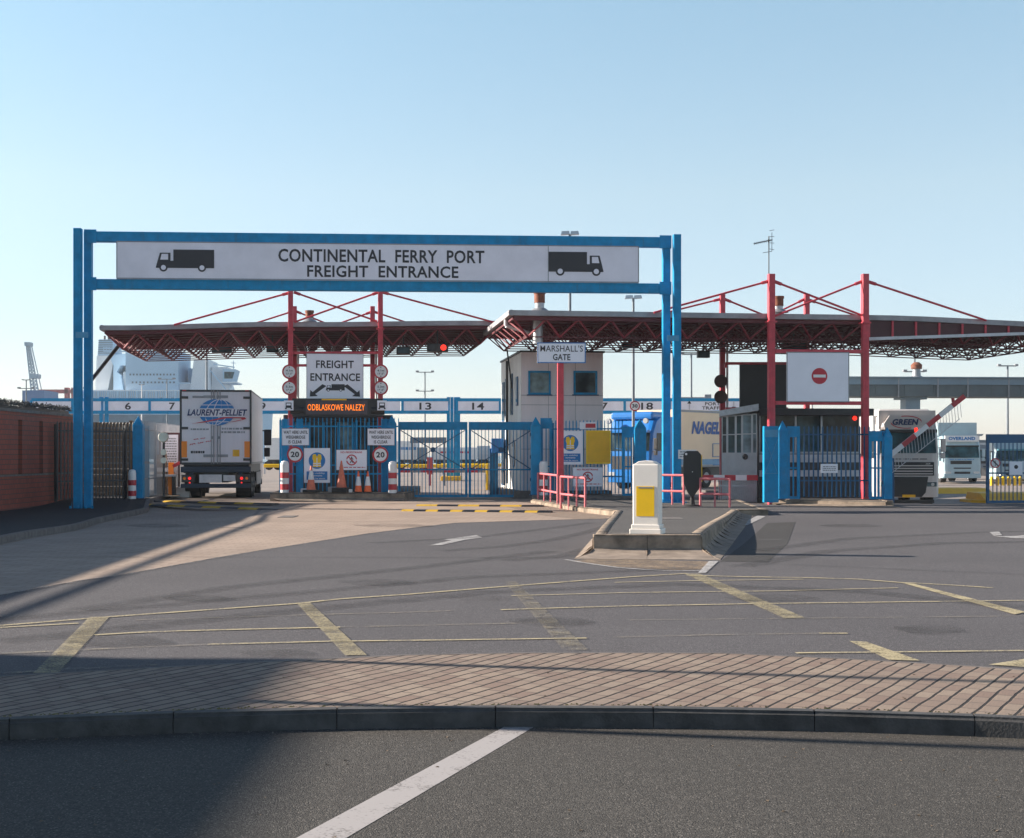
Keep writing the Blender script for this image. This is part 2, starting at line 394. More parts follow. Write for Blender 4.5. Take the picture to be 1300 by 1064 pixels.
def drape(pts, dz):             # polygon in world xy -> fine triangles following the ground
    bm = bmesh.new(); vs = [bm.verts.new((x, y, 0)) for x, y in pts]; bm.faces.new(vs)
    ys = [p[1] for p in pts]; xs = [p[0] for p in pts]
    def cuts(lo, hi, n, ax):
        st = max(.5, (hi-lo)/40)
        k = math.floor(lo/st)*st+st
        while k < hi:
            g = bm.verts[:]+bm.edges[:]+bm.faces[:]
            co = (k, 0, 0) if ax == 0 else (0, k, 0); no = (1, 0, 0) if ax == 0 else (0, 1, 0)
            bmesh.ops.bisect_plane(bm, geom=g, plane_co=co, plane_no=no); k += st
    cuts(min(xs), max(xs), 0, 0); cuts(min(ys), max(ys), 0, 1)
    bm.verts.index_update()
    v = [(q.co.x, q.co.y, gz(q.co.x, q.co.y)+dz) for q in bm.verts]; f = [[a.index for a in q.verts] for q in bm.faces]; bm.free()
    return v, f
# ------------------------------------------------------------------ camera, light, sky
cam = bpy.data.cameras.new('camera'); cam.lens = 50; cam.sensor_width = 36; cam.clip_end = 9000; cam.clip_start = .1
cam.shift_y = 45/1300.0
co = bpy.data.objects.new('camera', cam); COL.objects.link(co); co.location = (0, 0, CH); co.rotation_euler = (R(90), 0, 0)
S.camera = co
EL = 20.0; AZ = math.atan2(-1, .20)
w = bpy.data.worlds.new('World'); S.world = w; w.use_nodes = True
wn = w.node_tree; bg = wn.nodes['Background']; sk = wn.nodes.new('ShaderNodeTexSky'); sk.sky_type = 'NISHITA'
sk.sun_disc = False; sk.sun_elevation = R(EL); sk.sun_rotation = AZ; sk.air_density = 1.0; sk.dust_density = .2; sk.ozone_density = 1.6
wb = wn.nodes.new('ShaderNodeMix'); wb.data_type = 'RGBA'; wb.blend_type = 'MULTIPLY'; wb.inputs[0].default_value = 1; 
tcw = wn.nodes.new('ShaderNodeTexCoord'); sw = wn.nodes.new('ShaderNodeSeparateXYZ'); wn.links.new(tcw.outputs['Generated'], sw.inputs[0])
rw = wn.nodes.new('ShaderNodeValToRGB'); ew = rw.color_ramp.elements; wn.links.new(sw.outputs[2], rw.inputs[0])
ew[0].position = 0.0; ew[0].color = (.58, .575, .77, 1); ew[1].position = .60; ew[1].color = (.34, .37, .42, 1)
for ps, cc in ((.09, (.71, .70, .77)), (.18, (.96, .87, .79)), (.31, (1.0, 1.0, .88))): q = ew.new(ps); q.color = (*cc, 1)
sc_ = wn.nodes.new('ShaderNodeVectorMath'); sc_.operation = 'SCALE'; sc_.inputs[3].default_value = 1.25
wn.links.new(rw.outputs[0], sc_.inputs[0]); wn.links.new(sc_.outputs[0], wb.inputs[7])
wn.links.new(sk.outputs[0], wb.inputs[6]); wn.links.new(wb.outputs[2], bg.inputs[0]); bg.inputs[1].default_value = .078
sun = bpy.data.lights.new('sun', 'SUN'); sun.energy = 5.0; sun.angle = R(.6); sun.color = (1, .90, .78)
so = bpy.data.objects.new('sun', sun); COL.objects.link(so)
sd = Vector((math.sin(AZ)*math.cos(R(EL)), math.cos(AZ)*math.cos(R(EL)), math.sin(R(EL))))
so.rotation_euler = (-sd).to_track_quat('-Z', 'Y').to_euler(); so.location = (-30, 10, 30)
S.view_settings.view_transform = 'Standard'; S.view_settings.look = 'None'; S.view_settings.exposure = 1.32; S.view_settings.gamma = 1

# ------------------------------------------------------------------ the ground
sheet('ground', XS, YS, 0.0, 'asphalt')
sheet('yard', [-70, -40, -25]+frange(-18, 22, .5)+[26, 32, 40, 60, 90], frange(55.5, 100, 1)+[110, 130, 160, 200, 240], .004, 'yard')
water = MB(); water.box(-1380, 240, -.4, 1380, 1480, .02)
wm = mat('sea', (.12, .18, .22), .25, var=.1, scale=.05, bump=.3, bscale=.5)
o = water.build('water', wm); o['kind'] = 'structure'
# pale concrete lanes
cv = [(-60, 770), (0, 756), (104, 737), (137, 733), (200, 722), (271, 709), (330, 699), (400, 688), (464, 678), (534, 669), (579, 664), (675, 661), (719, 660), (786, 658)]
pts = [G(*p) for p in cv] + [(2.3, 41.5), (.9, 49), (.9, 55.4), (-13, 55.4), (-12.3, 47.3), (-11.2, 42.6), (-11.2, 38.7), (-10.2, 33), (-9.85, 29.2), (-9.4, 26.1), (-9.2, 20), (-8.6, 15.3)]
v, f = drape(pts, .0062); mb = MB(); mb.add(v, f); o = mb.build('concrete_lanes', 'conc_road'); o['kind'] = 'structure'
# left footway and its kerb
kl = [(-8.6, 0), (-9.2, 12), (-9.2, 20), (-9.4, 26.1), (-9.85, 29.2), (-10.2, 33), (-10.9, 37.5), (-11.15, 41), (-11.4, 44.5), (-12.3, 48.3), (-12.9, 53), (-13.4, 60)]
def resample(pl, st):
    o = [Vector((*pl[0], 0))]
    for a, b in zip(pl, pl[1:]):
        a = Vector((*a, 0)); b = Vector((*b, 0)); n = max(1, int((b-a).length/st))
        for i in range(1, n+1): o.append(a.lerp(b, i/n))
    return o
rs = resample(kl, .9)
v = []; f = []
for i, p in enumerate(rs):
    for x in (p.x-.14, p.x-1.5, p.x-3, -15.3, -17.0): v.append((x, p.y, gz(p.x, p.y)+.145))
for i in range(len(rs)-1):
    for k in range(4): f.append((i*5+k, i*5+k+1, (i+1)*5+k+1, (i+1)*5+k))
mb = MB(); mb.add(v, f); o = mb.build('footway', 'asphalt_walk'); o['kind'] = 'structure'
def kerb_run(name, path, h0=.15, wd=.14, m='kerb_grey', side=-1, st=.914, zf=None, base=None, bev=.018):
    mb = MB(); fine = resample(path, .05); P = [fine[0]]; acc = 0.0
    for a, b in zip(fine, fine[1:]):
        acc += (b-a).length; tu = (b-P[-1]).normalized().dot((b-a).normalized()) < .97
        if acc >= st or (tu and acc > .3): P.append(b if not tu else a); acc = 0.0 if not tu else (b-a).length
    if (fine[-1]-P[-1]).length > .02: P.append(fine[-1])
    for a, b in zip(P, P[1:]):
        d = (b-a); L = d.length; d.normalize(); n = Vector((-d.y, d.x, 0))*side
        za = (zf or gz)(a.x, a.y); zb = (zf or gz)(b.x, b.y); g = .0025
        q = [a+d*g, b-d*g, b-d*g+n*wd, a+d*g+n*wd]; zz = [za, zb, zb, za]
        lo = -.1 if base is None else base
        bm = bmesh.new(); vs = [bm.verts.new((p.x, p.y, z+lo)) for p, z in zip(q, zz)] + [bm.verts.new((p.x, p.y, z+h0)) for p, z in zip(q, zz)]
        for ff in ((0,3,2,1),(4,5,6,7),(0,1,5,4),(1,2,6,5),(2,3,7,6),(3,0,4,7)): bm.faces.new([vs[i] for i in ff])
        bmesh.ops.bevel(bm, geom=[e for e in bm.edges if min(e.verts[0].co.z, e.verts[1].co.z) > min(zz)+h0-.03 and abs((e.verts[0].co-e.verts[1].co).normalized().dot(d)) > .9], offset=bev, segments=3, affect='EDGES')
        bm.verts.index_update(); mb.add([v.co for v in bm.verts], [[v.index for v in fc.verts] for fc in bm.faces]); bm.free()
    o = mb.build(name, m); o['kind'] = 'structure'; return o
kerb_run('footway_kerb', kl, .15, .14, 'kerb_dark', side=1)

# nearest paved reservation (block paving behind a kerb)
def nk(x): return 8.58 - .042*(x-.1)**2
near = [(x, nk(x)) for x in [i*.45 for i in range(-16, 17)]]
far_ = [(-7.2, 7.2), (-6, 8.3), (-4.8, 9.2), (-3.55, 9.86), (-2.55, 10.27), (-1.48, 10.68), (-.74, 10.93), (.1, 11.02), (.91, 11.03), (1.63, 11.0), (2.47, 10.72), (3.28, 10.36), (3.66, 10.15), (5, 9.3), (6.2, 8.2), (7.2, 6.9)]
mb = MB(); poly = [(x, y+.10) for x, y in near] + [(x, y-.05) for x, y in reversed(far_)]
bm = bmesh.new(); bm.faces.new([bm.verts.new((x, y, .116)) for x, y in poly]); bmesh.ops.triangulate(bm, faces=bm.faces[:]); bm.verts.index_update()
mb.add([v.co for v in bm.verts], [[v.index for v in q.verts] for q in bm.faces]); bm.free()
o = mb.build('paved_reservation', 'paver'); o['kind'] = 'structure'
kerb_run('reservation_kerb', near, .12, .125, 'kerb_grey', side=1, zf=lambda x, y: 0, bev=.022)
kerb_run('reservation_back_edging', far_, .118, .05, 'kerb_dark', side=-1, zf=lambda x, y: 0, bev=.006)
nr = MB(); nr.box(-40, -10, .003, 40, 1, .0045)
v = []; f = []
xs = [-40, -20, -12] + [i*.45 for i in range(-16, 17)] + [12, 20, 40]
for x in xs: v += [(x, nk(max(-7.2, min(7.2, x)))+.05, .0045), (x, -12, .0045)]
for i in range(len(xs)-1): f.append((2*i, 2*i+1, 2*i+3, 2*i+2))
mb = MB(); mb.add(v, f); o = mb.build('near_road', 'asphalt_near'); o['kind'] = 'structure'
# moss and grit lying along the kerb foot
rn = random.Random(3); mb = MB()
for i in range(420):
    x = rn.uniform(-4.2, 4.2); y = nk(x) - abs(rn.gauss(0, .05)) - .004; s = rn.uniform(.002, .006)
    mb.add([(x-s, y-s, .004), (x+s, y-s*.6, .004), (x+s*.2, y+s, .004), (x, y, .004+s)], [(0,1,3),(1,2,3),(2,0,3)])
o = mb.build('grit', 'kerb_dark'); o['kind'] = 'stuff'; o['label'] = 'loose grit in the gutter at the foot of the near kerb'
mb = MB()
for i in range(420):
    x = rn.uniform(-4.5, 4.5); y = nk(x) + .135 + abs(rn.gauss(0, .02)); s = rn.uniform(.004, .013)
    mb.add([(x-s, y-s, .115), (x+s, y-s*.6, .115), (x+s*.2, y+s, .115), (x, y, .117+s*.5)], [(0,1,3),(1,2,3),(2,0,3)])
o = mb.build('moss', 'moss'); o['kind'] = 'stuff'; o['label'] = 'moss in the block joints behind the near kerb'
mb = MB()
for i in range(130):
    x = rn.uniform(-4, 4); y = rn.uniform(5.6, 8.3) if i % 3 else rn.uniform(8.9, 10.6); z = .004 if i % 3 else .116
    s = rn.uniform(.005, .014); a = rn.random()*3; c, q = math.cos(a)*s, math.sin(a)*s
    mb.add([(x-c, y-q, z), (x+q, y-c, z+s*.5), (x+c, y+q, z+s*.25), (x-q, y+c, z+s*.6)], [(0, 1, 2, 3)])
o = mb.build('leaf_litter', 'soil'); o['kind'] = 'stuff'; o['label'] = 'dry leaf crumbs scattered on the near road and block paving'

# ------------------------------------------------------------------ painted markings
mkn = [0]
def mark(name, quad, m, dz=None):
    mkn[0] += 1; dz = .0080 + .00008*mkn[0] if dz is None else dz
    v, f = drape([G(*p) if not isinstance(p[0], tuple) else p for p in quad], dz)
    mb = MB(); mb.add(v, f); o = mb.build(name, m); o['kind'] = 'structure'; return o
def line(pxs, m, w=.10, name='yellow_line'):
    P = [Vector((*G(*p), 0)) for p in pxs]; L = []; Rr = []
    for i, p in enumerate(P):
        w_ = w*.85; d = (P[min(i+1, len(P)-1)]-P[max(i-1, 0)]).normalized(); n = Vector((-d.y, d.x, 0))*w_/2
        L.append((p+n)[:2]); Rr.append((p-n)[:2])
    mkn[0] += 1; dz = .0080 + .00008*mkn[0]
    v, f = drape(L + Rr[::-1], dz); mb = MB(); mb.add(v, f); o = mb.build(name, m); o['kind'] = 'structure'
line([(-60, 801), (0, 795), (136, 784), (376, 767), (432, 761), (520, 755), (643, 745), (800, 733), (872, 728.5)], 'mk_yellow')
line([(0, 797.5), (100, 792)], 'mk_yellow', .08)
line([(172, 788), (404, 781), (520, 778), (576, 776)], 'mk_yellow_faint', .07)
line([(120, 807), (170, 804), (224, 802), (300, 800), (432, 797)], 'mk_yellow', .09); line([(432, 797), (566, 794), (703, 791)], 'mk_yellow_faint', .07)
line([(-30, 833), (0, 831), (100, 826), (264, 819)], 'mk_yellow_faint', .09); line([(264, 819), (424, 815), (520, 814), (745, 811)], 'mk_yellow', .08)
line([(-30, 858), (0, 856), (100, 850), (200, 845)], 'mk_yellow_faint', .08)
line([(636, 775), (678, 773.5), (800, 770), (972, 767), (1300, 763), (1360, 762)], 'mk_yellow', .085)
line([(649, 757), (800, 753), (980, 751), (1140, 747)], 'mk_yellow', .07); line([(780, 740), (876, 738), (1020, 736)], 'mk_yellow', .07)
line([(780, 810), (900, 807), (1048, 805)], 'mk_yellow_faint', .07); line([(1040, 805), (1076, 805)], 'mk_yellow', .08)
line([(800, 788), (1000, 786), (1300, 783)], 'mk_yellow_faint', .06)
line([(1010, 830), (1120, 829), (1300, 827), (1360, 826.5)], 'mk_yellow', .08)
line([(872, 731), (950, 733), (1020, 734), (1090, 736), (1140, 740), (1200, 743), (1260, 747)], 'mk_yellow', .10)
for q, m in (([(114, 784), (139, 784), (74, 856), (42, 856)], 'mk_bar'), ([(376, 766), (394, 766), (466, 833), (438, 833)], 'mk_bar'),
             ([(640, 739), (655, 739), (747, 826), (715, 826)], 'mk_yellow_faint'), ([(868, 729), (888, 729), (1022, 785), (996, 786)], 'mk_bar'),
             ([(1078, 815), (1100, 816), (1168, 840), (1128, 839)], 'mk_yellow'), ([(1142, 740), (1160, 742), (1302, 778), (1288, 781)], 'mk_yellow'),
             ([(1255, 845), (1300, 838), (1350, 840), (1300, 848)], 'mk_yellow')):
    mark('box_junction_bar', q, m)
line([(718, 711), (740, 715), (783, 721), (820, 724), (857, 725.5), (888, 725)], 'mk_white', .09, 'white_line')
mark('white_edge_mark', [(900, 713), (912, 713), (896, 728), (886, 728)], 'mk_white')
mark('white_edge_mark', [(938, 666), (949, 667), (972, 656), (962, 655)], 'mk_white')
line([(948, 685), (1040, 687), (1146, 691)], 'mk_white_faint', .10, 'white_line')
mark('lane_arrow', [(545, 693), (573, 686.5), (563, 685.5), (605, 680), (612.5, 683), (590, 686), (561, 692.5)], 'mk_white')
mark('lane_arrow', [(1256, 676), (1268, 675), (1272, 680), (1262, 681)], 'mk_white'); mark('lane_arrow', [(1262, 681.5), (1290, 681), (1310, 679), (1320, 684), (1290, 684)], 'mk_white')
line([(0, 756.5), (104, 737.5), (137, 733.5), (200, 722.5), (271, 709.5), (400, 688.5), (464, 678.5), (534, 669.5), (579, 664.5), (675, 661.3), (786, 658)], 'mk_white_faint', .14, 'lane_edge_strip')
for a, b in (((30, 682), (70, 671)), ((95, 669.5), (150, 655))): line([a, b], 'mk_white_faint', .1, 'white_line')
line([(308, 668), (322, 655), (330, 648)], 'mk_white_faint', .12, 'white_line')
mk_dark = paint_worn('joint_and_shadow_dark', (.05, .048, .047), (.09, .085, .082), .3)
line([(-40, 708), (340, 708), (740, 708.5)], mk_dark, .05, 'joint_and_shadow_line')
line([(1000, 717), (1300, 730)], mk_dark, .04, 'joint_and_shadow_line'); line([(280, 670.5), (316, 670)], mk_dark, .12, 'drain_slot')  # first line paints the island bollard's shadow onto the road
nq = [(640, 924), (678, 924), (592, 975), (442, 1064), (300, 1150), (240, 1150), (379, 1064), (545, 975)]
mark('give_way_line', [(nk(0) and G(*p)) if False else p for p in nq], 'mk_white_near', .0065)

# tyre scrub, seams and stains
for pts_, w_ in ((((560, 700), (640, 694), (700, 686), (745, 676), (785, 664)), .35), (((470, 690), (600, 683), (690, 672), (750, 664)), .35), (((640, 712), (720, 706), (750, 697)), .5), (((100, 775), (300, 745), (520, 722), (700, 700)), .45),
               (((0, 815), (300, 783), (620, 752), (860, 742), (1100, 752), (1300, 772)), .5), (((-40, 790), (250, 765), (600, 733), (880, 722)), .4), (((940, 720), (1050, 700), (1200, 690), (1320, 688)), .5), (((960, 700), (1080, 684), (1250, 676), (1320, 675)), .45)):
    line(pts_, 'tyre', w_, 'tyre_marks')
for q, w_ in ((((-40, 672), (200, 668), (560, 662)), .04),): line(q, mk_dark, w_, 'joint_and_shadow_line')
for cx, cy, rx_, ry_ in ((610, 760, 40, 4), (700, 790, 55, 6), (480, 740, 50, 4), (980, 760, 60, 5), (1180, 800, 45, 6), (250, 760, 45, 4), (350, 830, 50, 5), (200, 668, 40, 2.5), (500, 668, 50, 2), (1080, 668, 40, 2), (150, 815, 70, 7)):
    mark('road_stain', [(cx+math.cos(a*.5236)*rx_*(1+.2*math.sin(a*2.1)), cy+math.sin(a*.5236)*ry_) for a in range(12)], 'oil')
for i, (x0, x1, y) in enumerate(((352, 379, 656.5), (838, 863, 659))):
    t = MB(); a = G(x0, y+1, .22 if i else 0); b = G(x1, y-1.2, .22 if i else 0); zz = .235 if i else .012
    t.box(a[0], a[1], zz-.01, b[0], b[1], zz+.006, bev=.004)
    o = t.build('manhole_cover', 'kerb_dark'); props(o, ['dark rectangular manhole cover in the sunlit concrete lane before the kiosk', 'rusty manhole cover on the asphalt top of the traffic island'][i], 'manhole cover')

# speed bumps
def bump(x0, x1, y, n, first, lab, dy=.0):
    a = Vector((*G(x0, y), 0)); b = Vector((*G(x1, y+dy), 0)); t = thing('speed_bump', lab, 'speed bump', ((a.x+b.x)/2, (a.y+b.y)/2, 0), math.atan2(b.y-a.y, b.x-a.x), 'speed bumps')
    L = (b-a).length; g = gz((a.x+b.x)/2, a.y)
    for k, nm, m in ((0, 'yellow_segments', 'bump_yellow'), (1, 'black_segments', 'black')):
        mb = MB()
        for i in range(n):
            if (i+first) % 2 == k:
                s0 = -L/2 + L*i/n; s1 = s0+L/n
                mb.prism_yz([(-.22, .004), (-.12, .055), (.12, .055), (.22, .004)], s0+.004, s1-.004)
        q = mb.build(nm, m, t); q.location.z = g
bump(176, 357, 646, 8, 0, 'yellow and black speed bump across the lane before the white lorry', 1)
bump(190, 350, 642, 7, 1, 'second yellow and black speed bump just behind the one before the lorry')
bump(512, 700, 649, 12, 0, 'long yellow and black speed bump before the closed blue gates', 2)
bump(530, 690, 642.5, 6, 0, 'far yellow and black speed bump nearest the closed blue gates', 1)

# ------------------------------------------------------------------ traffic island
def iz(x, y): return .33 - .17*sm((y-23.5)/15) - .04*sm((y-38)/8) + gz(x, y)
isl = [(1.34, 23.4), (3.11, 23.4), (6.1, 38.4), (6.95, 38.6), (7.6, 46.5), (7.9, 50.3), (.75, 50.3), (.6, 48.6), (2.0, 40.4), (2.75, 37.8)]
bm = bmesh.new(); bm.faces.new([bm.verts.new((x, y, 0)) for x, y in isl])
for k in range(24, 50, 1): bmesh.ops.bisect_plane(bm, geom=bm.verts[:]+bm.edges[:]+bm.faces[:], plane_co=(0, k, 0), plane_no=(0, 1, 0))
bm.verts.index_update(); mb = MB()
mb.add([(q.co.x, q.co.y, iz(q.co.x, q.co.y)-.01) for q in bm.verts], [[a.index for a in q.verts] for q in bm.faces]); bm.free()
o = mb.build('traffic_island', 'asphalt_island'); o['kind'] = 'structure'
kerb_run('island_kerb', isl[2:], .0, .20, 'kerb_brown', side=1, zf=iz, base=-.35, bev=.035)
def trief(I, O, m):             # high rounded kerb that runs out into a sloping apron
    mb = MB(); ma = MB()
    for (a, b, oa, ob) in zip(I, I[1:], O, O[1:]):
        a, b, oa, ob = [Vector((*q, 0)) for q in (a, b, oa, ob)]; n = max(1, round((b-a).length/.92))
        d = (b-a).normalized(); nrm = Vector((d.y, -d.x, 0))
        for k in range(n):
            for (s, bld) in ((0, mb), (1, ma)):
                v = []; g = .006 if s == 0 else .003
                for e in (k/n+g/(b-a).length*n*.3, (k+1)/n-g/(b-a).length*n*.3):
                    p = a.lerp(b, e); o_ = oa.lerp(ob, e); z = iz(p.x, p.y); gr = gz(p.x, p.y); wob = mnoise.noise(p*1.7)*.012
                    def pt(f, h): q = p+nrm*f; return (q.x, q.y, h)
                    if s == 0: pr = [pt(-.20, z-.02), pt(-.19, z), pt(-.05, z+.004), pt(-.015+wob, z-.012), pt(.012+wob, z-.045), pt(.022+wob, z-.11), pt(.02, gr+.14), pt(.05, gr+.10), pt(.05, gr-.1)]
                    else:
                        q0 = p+nrm*.045; pr = []
                        for f, h in ((0, .105), (.10, .075), (.25, .052), (.6, .026), (1, .006), (1, -.1)): q = q0.lerp(o_, f); pr.append((q.x, q.y, gr+h))
                    v += pr
                c = len(v)//2; bld.add(v, [(i, i+1, c+i+1, c+i) for i in range(c-1)], 0, s == 0)
                bld.add([v[i] for i in range(c)], [tuple(range(c))]); bld.add([v[c+i] for i in range(c)], [tuple(range(c))])
    o = mb.build('island_nose_kerb', 'kerb_brown'); o['kind'] = 'structure'
    o = ma.build('island_apron', m); o['kind'] = 'structure'
trief([(2.75, 37.8), (1.34, 23.4), (3.11, 23.4), (6.1, 38.4)], [(2.65, 37.8), (.98, 22.4), (3.25, 22.2), (6.5, 38.3)], 'apron')
# sloping apron at the island's nose and right side
def apron(pts_in, pts_out, zin, name, m):
    mb = MB(); v = []; f = []
    for (a, b) in zip(pts_in, pts_out): v += [(a[0], a[1], gz(*a)+zin), (b[0], b[1], gz(*b)+.012)]
    for i in range(len(pts_in)-1): f.append((2*i, 2*i+1, 2*i+3, 2*i+2))
    mb.add(v, f); o = mb.build(name, m); o['kind'] = 'structure'
mb = MB(); mb.add([(*G(*p), .011) for p in ((700, 700), (740, 716), (800, 722), (892, 724), (906, 714), (930, 690), (760, 708))], [tuple(range(7))])
mb2 = MB(); v, f = drape([G(*p) for p in ((724, 712), (783, 720), (857, 724), (890, 723), (905, 713), (860, 712), (760, 709))], .0035); mb2.add(v, f)
o = mb2.build('sand_strip', paint_worn('sand', (.34, .25, .17), (0,0,0), .47, alpha=.85)); o['kind'] = 'structure'
v, f = drape([G(*p) for p in ((640, 643), (690, 640), (745, 652), (786, 656), (740, 660), (690, 655))], .0072); mb = MB(); mb.add(v, f)
o = mb.build('dusty_verge', paint_worn('dust', (.34, .26, .20), (0,0,0), .45, alpha=.8)); o['kind'] = 'structure'
v, f = drape([G(*p) for p in ((914, 713), (945, 690), (974, 664), (1010, 663), (1000, 690), (975, 714))], .003); mb = MB(); mb.add(v, f)  # shadow of the island kerb, painted as darker asphalt
o = mb.build('kerb_shadow_patch', asphalt('asphalt_shadow', .098, (1, .93, .90), grain=.8, tracks=False)); o['kind'] = 'structure'

def freight_island(name, x0, x1, y, depth, h, rot, loc, m='kerb_brown'):
    pass
# kiosk island
a = ((347-HX)/35.9, 50.2); b = ((514-HX)/35.9, 50.4)
ki = [(a[0]-.1, a[1]), (b[0], b[1]), (b[0]+.2, 53.3), (b[0]-.2, 62), (a[0]-1.0, 62), (a[0]-.5, 55)]
mb = MB(); mb.prism_xy(ki, -.1, .28); o = mb.build('kiosk_island', 'asphalt_island'); o['kind'] = 'structure'
kerb_run('kiosk_island_kerb', [(x, y-.01) for x, y in ki[:3]], .30, .2, 'kerb_brown', side=1, st=1.0, bev=.05)
apron([(a[0]+.0, a[1]-.01), (b[0], b[1]-.01)], [(a[0]+.5, a[1]-.9), (b[0], b[1]-.55)], .1, 'kiosk_island_apron', 'kerb_brown')
# right kiosk island
a = G(992, 640.5); b = G(1132, 643.5)
ri = [(a[0]-.3, a[1]), b, (b[0]+.3, 48.6), (b[0]-.8, 60), (a[0]-1, 60)]
mb = MB(); mb.prism_xy(ri, -.7, .17); o = mb.build('exit_island', 'asphalt_island'); o['kind'] = 'structure'
kerb_run('exit_island_kerb', [(ri[0][0], ri[0][1]-.01), (ri[1][0], ri[1][1]-.01), ri[2], ri[3]], .19, .2, 'kerb_brown', side=1, st=1.0, bev=.04, base=-.3, zf=lambda x, y: 0)
apron([(ri[0][0], ri[0][1]-.01), (ri[1][0], ri[1][1]-.01)], [(ri[0][0]+.2, ri[0][1]-.9), (ri[1][0], ri[1][1]-1.0)], .05, 'exit_island_apron', 'kerb_brown')

# ------------------------------------------------------------------ brick wall and far left boundary
t = thing('brick_wall', 'long red brick wall with recessed slots along the left footway', 'wall', (-15.3, 0, 0))
mb = MB(); mb.box(-.35, -4, 1.0, -.24, 49.6, 2.95); mb.box(-.35, -4, 2.725, .118, 49.6, 2.949); mb.prism_yz([(-4, 2.96), (42, 2.96), (37, 3.2), (16, 3.62), (-4, 3.62)], -.35, -.002); mb.box(-.35, -4, -.3, .12, 49.6, .999)  # unseen near stretch of the wall raised to lengthen its shadow
y = 49.6
while y > -3: mb.box(-.238, y-1.62, 1.0, .12, y-.02, 2.724); y -= 1.95
mb.build('wall', 'brick', t)
mb = MB(); mb.box(-.42, -4.05, 2.95, .16, 49.65, 3.03); mb.box(-.02, -4.05, .985, .15, 49.64, 1.035); mb.build('coping', 'kerb_dark', t)
mb = MB(); rn = random.Random(9)
for i in range(95):
    yy = 40.5 + i*.095; mb.bar((-.12, yy, 3.03), (-.12, yy, 3.16), .03)
    for k in range(9):
        a = rn.random()*6.28; e = rn.uniform(-.5, 1.2); L = rn.uniform(.10, .19)
        c = Vector((-.12, yy+rn.uniform(-.1, .1), 3.2)); mb.bar(c, c+Vector((math.cos(a)*math.cos(e), math.sin(a)*math.cos(e), math.sin(e)))*L, .018)
mb.cyl((-.12, 41, 3.2), (-.12, 49.5, 3.2), .02, n=6)
for a, b in (((-.12, -4, 3.82), (-.12, 16, 3.82)), ((-.12, 16, 3.82), (-.12, 37, 3.42)), ((-.12, 37, 3.42), (-.12, 41, 3.2))): mb.bar(a, b, .08)  # rail added above the unseen stretch for its thin shadow stripe
mb.build('rotating_spikes', 'dark', t)
t = thing('timber_fence', 'weathered brown board fence beyond the brick wall', 'fence', (-14.0, 52.5, 0), R(3))
mb = MB(); rn = random.Random(4)
for i in range(13):
    z = .05+i*.215; mb.box(-8, -.02+rn.uniform(0, .015), z, .05, .02, z+.205)
mb.build('boards', 'timber', t); mb = MB()
for x in (-6, -4, -2, -.05): mb.box(x-.06, -.1, 0, x+.06, -.022, 2.9)
mb.build('fence_post', 'timber', t)
def palisade(name, lab, a, b, z0, z1, m='dark', step=.14, cat='fence', pale=.055, group=None, posts=2.7):
    a = Vector(a); b = Vector(b); L = (b-a).length
    t = thing(name, lab, cat, (a.x, a.y, z0), math.atan2(b.y-a.y, b.x-a.x), group)
    H = z1-z0; mb = MB(); n = int(L/step)
    for i in range(n+1):
        x = i*L/n; mb.prism_xz([(x-pale/2, .06), (x+pale/2, .06), (x+pale/2, H-.06), (x, H), (x-pale/2, H-.06)], -.012, .004)
    mb.build('pales', m, t); mb = MB()
    for z in (.25*H, .88*H): MB().box(0, .005, z-.025, L, .05, z+.025).build('rail', m, t)
    k = 0.0
    while k <= L+.01:
        mb = MB(); mb.box(k-.04, .051, 0, k+.04, .13, H-.1); mb.build('post', m, t); k += posts
    return t
palisade('palisade_fence', 'dark see-through palisade fence between gantry post and small blue gate pillar', (-14.9, 46.6), (-12.95, 49.0), .1, 2.75, 'dark', .13)
palisade('palisade_fence', 'weathered palisade fence running back beside the weighbridge lane on the left', (-12.9, 50), (-14.2, 66), .1, 2.85, 'grey', .22)
# pointed blue posts
def gate_post(px, base, top, lab, z0=.15, w=.34, D=None, m='blue'):
    D = D or F*(CH-z0)/(base-HY); X = (px-HX)*D/F; H = CH+(HY-top)*D/F - z0
    t = thing('gate_post', lab, 'gate post', (X, D, z0), R(4), 'blue pointed gate posts')
    h = w/2; mb = MB(); mb.box(-h, -h, 0, h, h, H-.32)
    z = H-.32; mb.add([(-h,-h,z),(h,-h,z),(h,h,z),(-h,h,z),(0,-h*.2,H),(0,h*.2,H)], [(0,1,4),(2,3,5),(1,2,5,4),(3,0,4,5)])
    mb.build('post', m, t, bevel=.012); mb = MB(); mb.box(-h-.05, -h-.05, 0, h+.05, h+.05, .03)
    for z in (.5, 1.3, 2.1): mb.box(-h-.03, -.04, z, -h, .04, z+.12)
    mb.build('hinge_plate', 'blue_dark', t)
    return t
gate_post(176, 633, 528, 'leftmost pointed blue gate post, at the end of the dark fence', .13)
gate_post(497.5, 627, 527, 'pointed blue post between the freight kiosk and the closed double gates', .28, D=51.7)
gate_post(680, 629, 529, 'pointed blue post right of the closed double gates', .2, D=50.6)
gate_post(812, 628, 532, 'pointed blue post right of the folded gate before the blue lorry', .15, D=49.5, w=.40)
gate_post(993, 634, 534, 'pointed blue post beside the tall blue box of the exit lane', .17, D=46.9, w=.30)
gate_post(1126, 637, 542, 'pointed blue post beside the silver lorry leaving the port', .17, D=46.6, w=.27)
